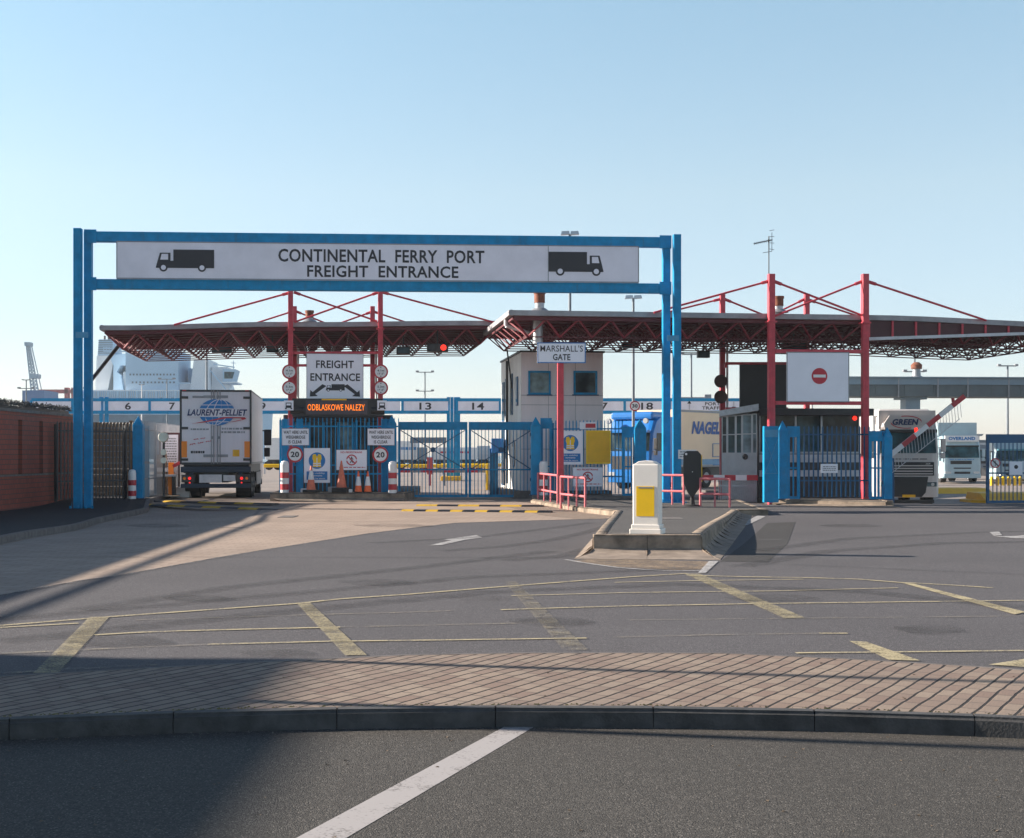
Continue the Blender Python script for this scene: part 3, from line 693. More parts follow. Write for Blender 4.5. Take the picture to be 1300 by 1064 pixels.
def bollard(px, top, base, lab, D, z0, w=.3):
    X = (px-HX)*D/F; H = CH+(HY-top)*D/F-z0
    t = thing('striped_bollard', lab, 'bollard', (X, D, z0), 0, 'red and white striped bollards'); r = w/2
    mb = MB(); mb.cyl((0,0,0), (0,0,H-.12), r, n=18); mb.cyl((0,0,H-.12), (0,0,H-.03), r, r*.8, n=18); mb.cyl((0,0,H-.03), (0,0,H), r*.8, r*.3, n=18); mb.build('post', 'white', t)
    for i in (0, 1):
        z = H*(.10+i*.36); mb = MB(); mb.cyl((0,0,z), (0,0,z+H*.18), r+.004, n=18, cap=False); mb.build('red_band', 'red_band', t)
bollard(361.5, 585, 626, 'red and white bollard left of the freight kiosk', 50.6, .28)
bollard(498.5, 585.5, 626, 'red and white bollard right of the freight kiosk', 50.5, .28)
bollard(690, 585, 629, 'red and white bollard behind the leaning red rail', 50.2, .2)
bollard(168, 596, 630, 'red and white bollard in shade beside leftmost blue post', 48.6, .13, .26)
bollard(669, 590, 627, 'red and white bollard seen through the closed gates beside the cabin', 53.6, .15, .26)
# ------------------------------------------------------------------ the big gantry
A = Vector((-13.5, 44.46)); B = Vector((5.24, 45.7)); mid = (A+B)/2; ang = math.atan2(B.y-A.y, B.x-A.x)
gf = Fr((mid.x, mid.y, 0), ang)
t = thing('entrance_gantry', 'tall blue steel gantry spanning the road with a long white entrance sign', 'gantry', (mid.x, mid.y, 0), ang)
hl = (B-A).length/2
def ibeam_z(mb, x, y, z0, z1, w=.27, d=.28):
    mb.box(x-w/2, y-d/2, z0, x+w/2, y-d/2+.022, z1); mb.box(x-w/2, y+d/2-.022, z0, x+w/2, y+d/2, z1); mb.box(x-.012, y-d/2+.022, z0, x+.012, y+d/2-.022, z1)
for s in (-1, 1):
    zb = gz((A if s < 0 else B).x, 45)+.1
    for nm, xo, yo, top in (('column', s*(hl+.02), -.2, 8.68), ('column', s*(hl-(.225 if s < 0 else .27)), .12, 8.62)):
        mb = MB(); mb.box(xo-.12, yo-.13, zb-.2, xo+.12, yo+.13, top, bev=.012)
        mb.box(xo-.10, yo-.137, zb, xo-.09, yo-.131, top-.05); mb.box(xo+.09, yo-.137, zb, xo+.10, yo-.131, top-.05)
        mb.build(nm, 'blue', t)
    for z in (5.35,): 
        mb = MB(); mb.box(s*(hl-.13)-.19, -.35, z-.08, s*(hl-.13)+.19, -.332, z+.10); mb.build('tie_plate', 'blue_lite', t)
    mb = MB(); mb.box(s*(hl-.13)-.42, -.5, zb+.0, s*(hl-.13)+.42, .4, zb+.04)
    for dx in (-.34, -.1, .14, .34): mb.cyl((s*(hl-.13)+dx, -.42, zb+.04), (s*(hl-.13)+dx, -.42, zb+.12), .03, n=8)
    for dx in (-.3, 0, .3): mb.add([(s*(hl-.13)+dx, -.33, zb+.04), (s*(hl-.13)+dx, -.45, zb+.04), (s*(hl-.13)+dx, -.33, zb+.3)], [(0,1,2)])
    mb.build('base_plate', 'blue', t)
for z0, z1 in ((8.31, 8.63), (6.83, 7.14)):
    mb = MB(); mb.box(-hl+.16, -.03, z0, hl-.16, .25, z1, bev=.012)
    for px in (306, 661):
        x, _ = gf.p(px, 300); mb.box(x-.02, -.045, z0+.02, x+.02, -.031, z1-.02)
    for s in (-1, 1): mb.box(s*(hl-.32)-.19, -.06, z0-.05, s*(hl-.32)+.19, -.035, z1+.05)
    mb.build('crossbeam', 'blue', t)
x0, z0, x1, z1 = gf.r(149, 308, 810, 359.5, -.1)
z0 = 7.16; z1 = 8.30
mb = MB(); mb.box(x0, -.1, z0, x1, -.04, z1); sp = mb.build('sign_panel', 'sign_face', t)
xs_, _ = gf.p(696, 330, -.1)
mb = MB(); mb.box(x0-.02, -.112, z0-.03, x1+.02, -.101, z0+.015); mb.box(x0-.02, -.112, z1-.012, x1+.02, -.101, z1+.02); mb.box(xs_-.012, -.108, z0, xs_+.012, -.101, z1)
mb.box(x0-.03, -.112, z0, x0, -.1, z1); mb.box(x1, -.112, z0, x1+.03, -.1, z1); mb.build('trim', 'grey', sp)
def lz(fr, px, py, yo): return fr.p(px, py, yo)
def let_px(parent, fr, body, l, tp, r, bt, yo, m='ink', **k):
    xa, za, xb, zb = fr.r(l, tp, r, bt, yo); return lettering(parent, body, xa, za, xb, zb, yo, m, **k)
let_px(sp, gf, 'CONTINENTAL  FERRY  PORT', 353.5, 317, 615, 333.5, -.108)
let_px(sp, gf, 'FREIGHT  ENTRANCE', 390, 337.5, 582, 352.5, -.108)
def lorry_sil(parent, fr, l, tp, r, bt, yo, flip=False, name='lorry_symbol', face='sign_face'):
    xa, za, xb, zb = fr.r(l, tp, r, bt, yo); W = xb-xa; H = zb-za
    def P(u, v): u = 1-u if flip else u; return (xa+u*W, za+v*H)
    mb = MB(); mb.prism_xz([P(*q) for q in ((.30,.10),(1,.10),(1,1),(.30,1))], yo-.004, yo)
    mb.prism_xz([P(*q) for q in ((0,.14),(.03,.45),(.07,.84),(.25,.84),(.25,.45),(.30,.45),(.30,.10),(.0,.10))], yo-.004, yo)
    for u in (.13, .79):
        c = P(u, .12); mb.disc(c[0], c[1], H*.20, yo-.0045, yo-.0002)
    o = mb.build(name, 'ink', parent)
    mb = MB(); mb.prism_xz([P(*q) for q in ((.075,.50),(.10,.78),(.21,.78),(.21,.50))], yo-.008, yo-.005)
    for u in (.13, .79):
        c = P(u, .12); mb.disc(c[0], c[1], H*.12, yo-.008, yo-.005)
    mb.build('symbol_cutout', face, parent)
lorry_sil(sp, gf, 198, 317, 272, 343, -.108); lorry_sil(sp, gf, 696.5, 320, 766, 348, -.108, True)
# faint wrinkled film and the small notice on the right column
x0, z0, x1, z1 = gf.r(861, 571, 884, 582.5, -.36); mb = MB(); mb.box(x0, -.36, z0, x1, -.345, z1); nt_ = mb.build('notice', 'white', t)
dashes(nt_, x0+.04, z0+.03, x1-.04, z1-.03, -.362, 3, 'grey')

# ------------------------------------------------------------------ canopies
TH = R(7.3)
def canopy(name, lab, loc, L, dep, ztab, nmod, ncols, colfront, colback, ctop, rods, extra=None):
    t = thing(name, lab, 'canopy', loc, TH); fr = Fr(loc, TH)
    def zt(x): return lerpt(x, ztab)
    mod = L/nmod; ny = int(dep/mod); dep = ny*mod; th = .62
    # deck
    v = []; f = []
    for i in range(nmod+1):
        x = i*mod
        v += [(x, 0, zt(x)-.10), (x, dep, zt(x)-.10), (x, 0, zt(x)-.02), (x, dep, zt(x)-.02)]
    for i in range(nmod):
        a = i*4; b = a+4; f += [(a, b, b+1, a+1), (a+2, a+3, b+3, b+2), (a, a+2, b+2, b), (a+1, b+1, b+3, a+3)]
    f += [(0, 1, 3, 2), (nmod*4, nmod*4+2, nmod*4+3, nmod*4+1)]
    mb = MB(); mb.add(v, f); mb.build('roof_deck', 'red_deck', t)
    mb = MB()
    for i in range(nmod):
        for y in (-.09, dep+.09): mb.bar((i*mod-.01, y, zt(i*mod)-.02), ((i+1)*mod+.01, y, zt((i+1)*mod)-.02), .17, .17)
    for x in (-.09, L+.09): mb.bar((x, -.16, zt(x)-.02), (x, dep+.16, zt(x)-.02), .17, .17)
    for x, s in ((-.09, -1), (L+.09, 1)): mb.cyl((x, -.09, zt(x)-.02), (x, -.2, zt(x)-.02), .10, n=10)
    mb.build('gutter', 'gutter', t)
    mb = MB()
    for i in range(nmod):
        for j in range(ny+1):
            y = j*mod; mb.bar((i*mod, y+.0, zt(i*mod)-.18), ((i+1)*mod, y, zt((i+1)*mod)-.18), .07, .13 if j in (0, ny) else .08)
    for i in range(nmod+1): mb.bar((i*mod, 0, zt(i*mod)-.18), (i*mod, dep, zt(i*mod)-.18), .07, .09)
    mb.build('top_chord', 'red_truss_shaded', t)
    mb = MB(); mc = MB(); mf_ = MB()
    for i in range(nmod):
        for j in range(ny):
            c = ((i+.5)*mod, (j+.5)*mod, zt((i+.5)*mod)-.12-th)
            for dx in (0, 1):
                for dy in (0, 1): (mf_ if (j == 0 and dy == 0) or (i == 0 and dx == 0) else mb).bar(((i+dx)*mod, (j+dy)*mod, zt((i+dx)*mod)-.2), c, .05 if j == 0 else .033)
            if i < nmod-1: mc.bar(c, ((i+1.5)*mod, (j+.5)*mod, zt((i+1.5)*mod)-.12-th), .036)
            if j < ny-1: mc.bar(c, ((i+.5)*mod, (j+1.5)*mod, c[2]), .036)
    mb.build('diagonals', 'red_truss_shaded', t); mf_.build('edge_diagonals', 'red_edge_shaded', t); mc.build('bottom_chord', 'red_truss_shaded', t)
    ytop = []
    for px in colfront:
        x, zz = fr.p(px, ctop[0], -.34); mb = MB(); w = .09 if ncols == 2 and len(ztab) and loc[0] < -5 else .108
        mb.box(x-w, -.34-w, -.05-loc[2], x+w, -.34+w, zz, bev=.015); c = mb.build('column', 'red', t)
        mb = MB(); mb.box(x-w-.05, -.34-w-.05, zt(x)-.25, x+w+.05, -.14, zt(x)-.2); mb.box(x-.02, -.34-w-.012, 0, x+.02, -.34-w, zt(x)-.3); mb.build('bracket', 'red', c)
    for px in colback:
        x, zz = fr.p(px, ctop[1], 6.1); w = .095; mb = MB(); mb.box(x-w, 6.1-w, -.3-loc[2], x+w, 6.1+w, zz, bev=.015); c = mb.build('column', 'red', t)
        mb = MB(); mb.cyl((x+w+.05, 5.95, 0), (x+w+.05, 5.95, zt(x)-.3), .045, n=8); mb.build('rain_pipe', 'white', c)
    for (pa, pb, yo) in rods:
        mb = MB(); xa, za = fr.p(*pa, yo); xb, zb = fr.p(*pb, yo); mb.cyl((xa, yo, za), (xb, yo, zb), .038, n=6)
        d = Vector((xb-xa, 0, zb-za)).normalized()*.25
        mb.cyl((xa, yo, za), (xa+d.x, yo, za+d.z), .06, n=6); mb.build('tie_rod', 'red', t)
    return t, fr, zt
Lx, LD = (134-HX)*51.0/F, 51.0
ct, cf, czt = canopy('canopy', 'long flat canopy with grey edge on red lattice trusses over the freight kiosk', (Lx, LD, 0), 14.1, 8.2, [(0, 6.2), (6.5, 6.40), (14.1, 6.53)], 13, 2,
    (369, 483), (374, 473), (365, 389),
    [((367, 372), (221, 412.5), -.3), ((373, 371), (479, 408), -.3), ((481, 371), (374, 409), -.3), ((485, 371), (630, 410), -.3),
     ((373, 395), (318, 412.5), 6.1), ((375, 395), (415, 411), 6.1), ((472, 396), (430, 411), 6.1), ((475, 396), (521, 411), 6.1)])
rt, rf, rzt = canopy('canopy', 'long flat canopy on red trusses over the exit lanes at right', (0.05, 46.3, 0), 19.4, 8.4, [(0, 6.27), (12.2, 6.26), (19.4, 6.08)], 18, 2,
    (979, 1098), (917, 1024), (348, 373),
    [((976, 357), (830, 397), -.3), ((983, 357.5), (1093, 400), -.3), ((1094, 357.5), (982, 402), -.3), ((1103, 358), (1252, 407), -.3),
     ((914, 380), (826, 402), 6.1), ((920, 380), (972, 401), 6.1), ((1021, 380), (978, 401), 6.1), ((1027, 381), (1094, 403), 6.1)])
# right end closer fascia with stubs and tapering pale gutter
mb = MB(); xs0, _ = rf.p(1104, 430, -.2); n = 10
for i in range(n):
    x = xs0 + (19.4-xs0)*i/(n-1); zt_ = rzt(x)-.12; zb_ = rzt(x)-.12 - .52*(1-i/(n-1)) - .08
    mb.box(x-.03, -.17, zb_, x+.03, -.11, zt_)
mb.build('fascia_stub', 'red', rt); mb = MB(); mb.bar((xs0-.1, -.14, rzt(xs0)-.74), (19.4, -.14, rzt(19.4)-.24), .12, .10); mb.build('lower_gutter', 'lgrey', rt)
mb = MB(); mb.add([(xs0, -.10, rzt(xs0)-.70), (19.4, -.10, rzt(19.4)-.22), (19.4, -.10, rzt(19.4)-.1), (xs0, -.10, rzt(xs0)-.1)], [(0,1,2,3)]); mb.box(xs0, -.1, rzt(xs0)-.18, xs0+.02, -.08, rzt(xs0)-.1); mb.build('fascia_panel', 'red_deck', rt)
# downpipe of the right canopy's corner
mb = MB(); mb.cyl((-.1, 1.2, 6.15), (-.1, 1.2, 5.95), .07, n=8); mb.cyl((-.1, 1.2, 5.95), (.9, 1.6, 5.7), .07, n=8); mb.build('downpipe', 'lgrey', rt)
# flues
def flue(px, top, mid_, bot, fr, yo, par, lab, w=.29):
    x, z0 = fr.p(px, bot, yo); _, zm = fr.p(px, mid_, yo); _, z1 = fr.p(px, top, yo)
    c = Vector((fr.loc[0]+x*fr.c-yo*fr.s, fr.loc[1]+x*fr.s+yo*fr.c, z0))
    t = thing('flue', lab, 'flue', c, TH, 'flues rising above the canopies')
    mb = MB(); mb.cyl((0,0,-.5), (0,0,zm-z0), w*.48, n=14); mb.cyl((0,0,0), (0,0,.12), w*1.1, w*.6, n=14); mb.build('pipe', 'galv', t)
    mb = MB(); mb.cyl((0,0,zm-z0-.02), (0,0,z1-z0), w*.55, n=14); mb.cyl((0,0,z1-z0-.06), (0,0,z1-z0+.02), w*.62, n=14); mb.build('cowl', 'rust', t)
flue(685, 371, 384, 396, rf, 1.2, rt, 'rusty flue above the canopy corner over the beige cabin', .33)
flue(988, 377, 388, 397, rf, 2.6, rt, 'rusty flue beside the tall red column with the aerial', .33)
flue(393, 395, 403, 409, cf, 3.0, ct, 'small brown flue above the canopy between the two left columns', .28)
x, z = rf.p(685, 435, .5); mb = MB(); mb.cyl((x, .9, z), (x, .9, rzt(x)-.1), .17, n=12); mb.build('vent_pipe', 'galv', rt)
# aerial on the tall column
x, z = rf.p(976, 348, -.34); _, z2 = rf.p(976, 300, -.34)
c = (rf.loc[0]+x*rf.c+.34*rf.s, rf.loc[1]+x*rf.s-.34*rf.c, z)
t = thing('aerial', 'television aerial on top of the tall red column', 'aerial', c, 0)
mb = MB(); H = z2-z; mb.cyl((0,0,0), (0,0,H), .018, n=6); mb.build('mast', 'dark', t)
mb = MB(); mb.bar((-.5, 0, H-.25), (.12, 0, H-.12), .03)
for i in range(9): xx = -.48+i*.065; zz = H-.245+i*.0135; mb.bar((xx, -.12, zz-.03), (xx, .12, zz+.03), .012); mb.bar((xx, 0, zz-.05), (xx, 0, zz+.05), .012)
for a in (-.3, -.1, .1, .3): mb.bar((.02, 0, H-.12+a), (.18, 0, H-.12+a*1.1), .014)
mb.bar((.1, 0, H-.5), (.1, 0, H+.12), .016); mb.bar((-.2, 0, H-.55), (.1, 0, H-.5), .016); mb.build('elements', 'dark', t)

# lane signals and lamps hanging under the canopies
def hang(px, py, fr, yo, w, h, lab, lamp=None, name='lane_signal', m='black', zt=None):
    x, z = fr.p(px, py, yo); c = (fr.loc[0]+x*fr.c-yo*fr.s, fr.loc[1]+x*fr.s+yo*fr.c, z)
    t = thing(name, lab, name.replace('_', ' '), c, TH, name.replace('_', ' ')+'s hung under the canopies')
    mb = MB(); mb.box(-w/2, -.1, -h/2, w/2, .15, h/2, bev=.02); mb.build('housing', m, t)
    mb = MB(); mb.bar((0, .03, h/2), (0, .03, (zt or czt)(x)-z-.15), .04); mb.build('hanger', 'dark', t)
    if name == 'lane_signal':
        for i, dx in enumerate((-w*.27, w*.27)):
            mb = MB(); mb.disc(dx, 0, h*.36, -.13, -.101, 18); mb.build('lens', 'lamp_red' if lamp and i == 1 else 'dark', t)
    else:
        mb = MB(); mb.box(-w*.42, -.12, -h*.36, w*.42, -.101, h*.36); mb.build('lens', 'glass', t)
hang(555.5, 441.5, cf, .3, .78, .30, 'lane signal showing a red light under the left canopy', True)
hang(512, 445, cf, .8, .5, .28, 'dark box lamp under left canopy just right of the freight sign', name='canopy_lamp')
hang(282, 444, cf, 2.6, .75, .26, 'dark canopy lamp above the white lorry roof', name='canopy_lamp')
hang(346, 443, cf, 2.6, .45, .28, 'dark canopy lamp just left of the left red column', name='canopy_lamp')
hang(893, 450, rf, 5.2, .45, .25, 'square floodlight hanging alone left of the pale-striped back column', name='canopy_lamp', zt=rzt)
hang(1008, 441, rf, 4.0, .9, .4, 'wide dark lamp box beside the flue, above the no entry sign', name='canopy_lamp', zt=rzt)
hang(800, 438, rf, 4.2, .6, .2, 'thin dark lamp under the middle of the right canopy', name='canopy_lamp', zt=rzt)

# ------------------------------------------------------------------ signs
def signbox(fr, l, tp, r, bt, yo, m='sign_white', name='sign', lab='', cat='sign', group=None, thick=.04, border=None, rot=None, bw=.02):
    x0, z0, x1, z1 = fr.r(l, tp, r, bt, yo); cx = (x0+x1)/2
    c = (fr.loc[0]+cx*fr.c-yo*fr.s, fr.loc[1]+cx*fr.s+yo*fr.c, z0+fr.loc[2])
    t = thing(name, lab, cat, c, fr.rot, group); W = (x1-x0)/2; H = z1-z0
    mb = MB(); mb.box(-W, 0, 0, W, thick, H, bev=.006); mb.build('panel', m, t)
    if border:
        mb = MB(); b = bw; mb.box(-W, -.006, 0, W, -.001, b); mb.box(-W, -.006, H-b, W, -.001, H); mb.box(-W, -.006, b, -W+b, -.001, H-b); mb.box(W-b, -.006, b, W, -.001, H-b); mb.build('border', border, t)
    return t, W, H
def txt(t, W, H, body, u0, v0, u1, v1, m='ink', y=-.008, **k):      # u,v as fractions of the panel, v from top
    return lettering(t, body, -W+u0*2*W, H*(1-v1), -W+u1*2*W, H*(1-v0), y, m, **k)
K = Fr((-6.2, 50.9, 0), R(4)); K2 = Fr((-6.2, 51.25, 0), R(5))
t, W, H = signbox(cf, 389, 449, 461.5, 507, -.62, 'sign_white', 'freight_sign', 'large white FREIGHT ENTRANCE sign with arrows between two red columns', border='grey')
txt(t, W, H, 'FREIGHT', .17, .15, .83, .32); txt(t, W, H, 'ENTRANCE', .07, .43, .94, .60)
for s in (-1, 1):
    mb = MB(); pts = [(.28, .67), (.35, .71), (.155, .885), (.20, .93), (.06, .94), (.07, .80), (.11, .845)]
    mb.prism_xz([((-W+u*2*W)*(1 if s < 0 else -1), H*(1-v)) for u, v in pts], -.012, -.007); mb.build('arrow', 'ink', t)
class LF:                                   # fractions frame for the lorry symbol
    def __init__(s, W, H): s.W = W; s.H = H
    def r(s, a, b, c, d, yo): return -s.W+a*2*s.W, s.H*(1-d), -s.W+c*2*s.W, s.H*(1-b)
lorry_sil(t, LF(W, H), .34, .67, .67, .82, -.008, face='sign_white')
# red frame of that sign
def reframe(o, loc, rot, t):
    o.data.transform(t.matrix_basis.inverted() @ Matrix.Translation(Vector(loc)) @ Matrix.Rotation(rot, 4, 'Z')); return o
fsign = t
mb = MB()
for (a, b, yo) in (((372, 448), (480, 448), -.3), ((377, 464), (390, 464), -.45), ((460, 464), (478, 464), -.45), ((372, 508), (482, 508), -.3)):
    p = cf.p(*a, yo); q = cf.p(*b, yo); mb.bar((p[0], yo, p[1]), (q[0], yo, q[1]), .09)
p = cf.p(472.5, 464, -.45); q = cf.p(472.5, 520, -.45); mb.bar((p[0], -.45, p[1]), (q[0], -.45, q[1]), .10); reframe(mb.build('frame', 'red', fsign), (cf.loc[0], cf.loc[1], 0), TH, fsign)
# round height limit signs
def roundsign(fr, px, py, r, yo, top, bot, lab, ring='red_band', face='white', group=None, big=None, name='round_sign', poleto=None):
    x, z = fr.p(px, py, yo); c = (fr.loc[0]+x*fr.c-yo*fr.s, fr.loc[1]+x*fr.s+yo*fr.c, z+fr.loc[2])
    t = thing(name, lab, 'road sign', c, fr.rot, group); D = c[1]; rr = r*D/F
    mb = MB(); mb.disc(0, 0, rr, 0, .02, 32); mb.build('ring', ring, t)
    mb = MB(); mb.disc(0, 0, rr*.78, -.004, -.0005, 32); mb.build('face', face, t)
    if big: lettering(t, big, -rr*.52, -rr*.34, rr*.52, rr*.36, -.008, 'ink', bold=.03)
    if top: lettering(t, top, -rr*.46, rr*.02, rr*.46, rr*.30, -.008, 'ink'); lettering(t, bot, -rr*.42, -rr*.40, rr*.42, -rr*.13, -.008, 'ink')
    if top:
        mb = MB()
        for s in (1, -1): mb.prism_xz([(-rr*.10, s*rr*.68), (rr*.10, s*rr*.68), (0, s*rr*.5)], -.008, -.005)
        mb.build('arrow', 'ink', t)
    return t
roundsign(cf, 367.5, 472, 9.3, -.62, '4.1m', "13'-5\"", 'upper round height limit sign on the red column left of the freight sign', group='round height limit signs')
roundsign(cf, 367.5, 492.5, 9.3, -.62, '5.3m', "17'-6\"", 'lower round height limit sign on the red column left of the freight sign', group='round height limit signs')
roundsign(cf, 483.5, 472, 9.3, -.62, '4.1m', "13'-5\"", 'upper round height limit sign on the red column right of the freight sign', group='round height limit signs')
roundsign(cf, 483.5, 492.5, 9.3, -.62, '5.3m', "17'-6\"", 'lower round height limit sign on the red column right of the freight sign', group='round height limit signs')
roundsign(K, 374.5, 577, 10.2, -.16, None, None, 'round 20 speed limit sign left of the safety vest sign', big='20', group='round 20 signs')
roundsign(K, 483, 577.5, 10.2, -.16, None, None, 'round 20 speed limit sign at the right end of the kiosk fence', big='20', group='round 20 signs')
for l, lab in ((358, 'white WAIT HERE sign above the left round 20 sign'), (466.5, 'white WAIT HERE sign above the right round 20 sign')):
    t, W, H = signbox(K, l, 544, l+34.5, 565.5, -.2, 'sign_white', 'wait_sign', lab, group='wait here signs', border='grey', bw=.012)
    txt(t, W, H, 'WAIT HERE UNTIL', .06, .13, .95, .32); txt(t, W, H, 'WEIGHBRIDGE', .14, .42, .86, .61); txt(t, W, H, 'IS CLEAR', .24, .70, .74, .89)
def vest_sign(fr, l, tp, r, bt, yo, lab):
    t, W, H = signbox(fr, l, tp, r, bt, yo, 'sign_white', 'safety_sign', lab, group='blue and white safety vest signs')
    cz = H*.64; rr = W*.64; mb = MB(); mb.disc(0, cz, rr, -.006, -.001, 32); mb.build('disc', 'ink_blue', t)
    def P(pts): return [(u*rr, cz+v*rr) for u, v in pts]
    mb = MB(); mb.prism_xz(P([(-.50,.72),(-.18,.80),(0,.45),(.18,.80),(.50,.72),(.56,.25),(.44,-.05),(.50,-.78),(-.50,-.78),(-.44,-.05),(-.56,.25)]), -.011, -.007); mb.build('vest_symbol', 'yellow', t)
    mb = MB()
    for q in ([(-.47,-.28),(.47,-.28),(.47,-.40),(-.47,-.40)], [(-.05,.35),(.05,.35),(.05,-.75),(-.05,-.75)], [(-.47,-.52),(.47,-.52),(.47,-.62),(-.47,-.62)]): mb.prism_xz(P(q), -.014, -.012)
    mb.build('vest_stripe', 'sign_white', t)
    mb = MB(); mb.box(-W*.80, -.006, H*.085, W*.80, -.001, H*.33); mb.build('text_panel', 'ink_blue', t)
    txt(t, W, H, 'High visibility', .2, .70, .8, .755, 'white'); txt(t, W, H, 'garments', .3, .775, .7, .83, 'white'); txt(t, W, H, 'must be worn', .2, .85, .8, .895, 'white')
vest_sign(K, 386, 569, 419, 613, -.08, 'white safety vest sign on the kiosk fence behind the cones')
def noped_sign(fr, l, tp, r, bt, yo, lab, low='DO NOT PASS THIS POINT'):
    t, W, H = signbox(fr, l, tp, r, bt, yo, 'sign_white', 'no_pedestrians_sign', lab, group='no pedestrians signs', border='grey', bw=.01)
    rr = H*.24; cz = H*.5; mb = MB()
    n = 28
    for i in range(n):
        a = 2*math.pi*i/n; b = 2*math.pi*(i+1)/n
        mb.bar((math.cos(a)*rr, -.006, cz+math.sin(a)*rr), (math.cos(b)*rr, -.006, cz+math.sin(b)*rr), .004, rr*.24)
    mb.bar((-rr*.7, -.009, cz+rr*.7), (rr*.7, -.009, cz-rr*.7), .004, rr*.2); mb.build('prohibition_ring', 'ink_red', t)
    mb = MB(); mb.disc(0, cz+rr*.55, rr*.14, -.007, -.004); B = [((0,.4),(0,-.05)),((0,-.05),(-.3,-.6)),((0,-.05),(.3,-.6)),((0,.35),(-.35,.05)),((0,.35),(.32,.1))]
    for a, b in B: mb.bar((a[0]*rr, -.005, cz+a[1]*rr), (b[0]*rr, -.005, cz+b[1]*rr), .004, rr*.17)
    mb.build('walking_symbol', 'ink', t)
    txt(t, W, H, 'NO PEDESTRIANS', .14, .08, .84, .17, 'ink_red'); dashes(t, -W*.88, H*.10, W*.88, H*.18, -.006, 1, 'ink_red', seed=11)
noped_sign(K, 427, 571, 466, 597, -.08, 'white no pedestrians sign on the kiosk fence behind the tall cone')

# LED board and lorry pictograms
t, W, H = signbox(K2, 371, 506, 486, 529, -.35, 'black', 'message_board', 'black electronic message board with orange letters above the freight kiosk', 'message board', thick=.35)
mb = MB(); mb.box(-W*.70, -.03, H*.12, W*.66, -.001, H*.90, bev=.006); mb.build('screen', mat('screen', (.06, .045, .06), .4), t)
lettering(t, 'ODBLASKOWE NALEZY', -W*.66, H*.34, W*.60, H*.68, -.036, 'led', bold=.0)
mb = MB(); mb.box(-W*.35, -.04, H*.90, W*.2, .1, H*.98); mb.build('yellow_strip', 'yellow_sign', t)
for s in (-1, 1):
    mb = MB(); mb.cyl((s*W*.74, .1, H*.35), (s*W*1.04, .1, H*.35), .16, n=14); mb.build('end_drum', 'black', t)
for px, lab in ((366.5, 'small white lorry pictogram box left of the message board'), (485, 'small white lorry pictogram box right of the message board')):
    t, W, H = signbox(K2, px-6, 508.5, px+6, 521, -.55, 'sign_white', 'pictogram_sign', lab, group='lorry pictogram boxes', thick=.1)
    mb = MB(); mb.prism_xz([(-W*.6, H*.25), (W*.6, H*.25), (W*.6, H*.78), (-W*.6, H*.78)], -.01, -.007); mb.box(-W*.75, -.01, H*.12, -W*.4, -.007, H*.25); mb.box(W*.4, -.01, H*.12, W*.75, -.007, H*.25); mb.build('symbol', 'ink', t)
    mb = MB(); mb.box(-W*.45, -.014, H*.5, W*.45, -.011, H*.7); mb.build('symbol_cutout', 'sign_white', t)

# MARSHALL'S GATE sign on its own red post
D = 45.9; mf = Fr(((712-HX)*D/F, D, .12), R(3))
x, z = mf.p(712.5, 440); t = thing('gate_sign', "white MARSHALL'S GATE sign on a red post before the beige cabin", 'sign', mf.loc, mf.rot)
mb = MB(); mb.box(-.10, .06, -.1, .10, .26, z, bev=.01); mb.build('post', 'red', t)
x0, z0, x1, z1 = mf.r(682, 435, 743.5, 461); mb = MB(); mb.box(x0, 0, z0, x1, .05, z1, bev=.006); pn = mb.build('panel', 'sign_white', t)
mb = MB(); b = .03
for q in ((x0, z0, x1, z0+b), (x0, z1-b, x1, z1), (x0, z0+b, x0+b, z1-b), (x1-b, z0+b, x1, z1-b)): mb.box(q[0], -.006, q[1], q[2], -.001, q[3])
mb.build('border', 'ink_blue', pn); let_px(pn, mf, "MARSHALL'S", 686, 438.5, 740, 446.5, -.007, bold=.004); let_px(pn, mf, 'GATE', 702, 449.5, 724, 457.5, -.007)

# ------------------------------------------------------------------ beige two-storey cabin
cbf = Fr(((662-HX)*53.0/F, 53.0, .3), TH)
t = thing('gate_cabin', "beige two-storey cabin with two blue-framed upper windows", 'cabin', cbf.loc, TH)
W = cbf.p(765.5, 500)[0]; H = cbf.p(700, 447.5)[1]; Lc = 6.2
mb = MB(); mb.box(0, 0, 0, W, Lc, H); mb.build('wall', 'clad', t)
mb = MB(); mb.box(-.012, -.012, 0, -.002, Lc, H-.02); mb.build('side_cladding', 'clad_side_lit', t)
mb = MB(); mb.box(-.06, -.06, H, W+.06, Lc+.06, H+.07); mb.build('roof', 'dark', t)
mb = MB(); mb.box(-.3, -.25, -.45, W+.3, Lc+.2, -.001); mb.build('plinth', 'kerb_dark', t)
mb = MB()
for z in (cbf.p(700, 502)[1], H*.62, H*.30): mb.box(-.02, -.008, z-.008, W, -.002, z+.008)
for x in (W*.33, W*.66): mb.box(x-.006, -.007, 0, x+.006, -.001, H)
mb.build('panel_joint', 'grey', t)
for l, r, g in ((670.5, 699, 'glass_lite'), (728, 758, 'glass')):
    x0, z0, x1, z1 = cbf.r(l, 471, r, 501); b = .07; mb = MB()
    for q in ((x0, z0, x1, z0+b), (x0, z1-b, x1, z1), (x0, z0+b, x0+b, z1-b), (x1-b, z0+b, x1, z1-b)): mb.box(q[0], -.05, q[1], q[2], .02, q[3])
    wf = mb.build('window', 'blue', t); mb = MB(); mb.box(x0+b, -.015, z0+b, x1-b, .01, z1-b); mb.build('pane', g, wf)
    mb = MB(); mb.box(x0-.05, -.10, z0-.04, x1+.05, -.002, z0-.001); mb.build('sill', 'blue_dark', wf)
x, _ = cbf.p(709.5, 500); mb = MB(); mb.cyl((x, -.08, 0), (x, -.08, H), .05, n=10); mb.build('downpipe', 'white', t)
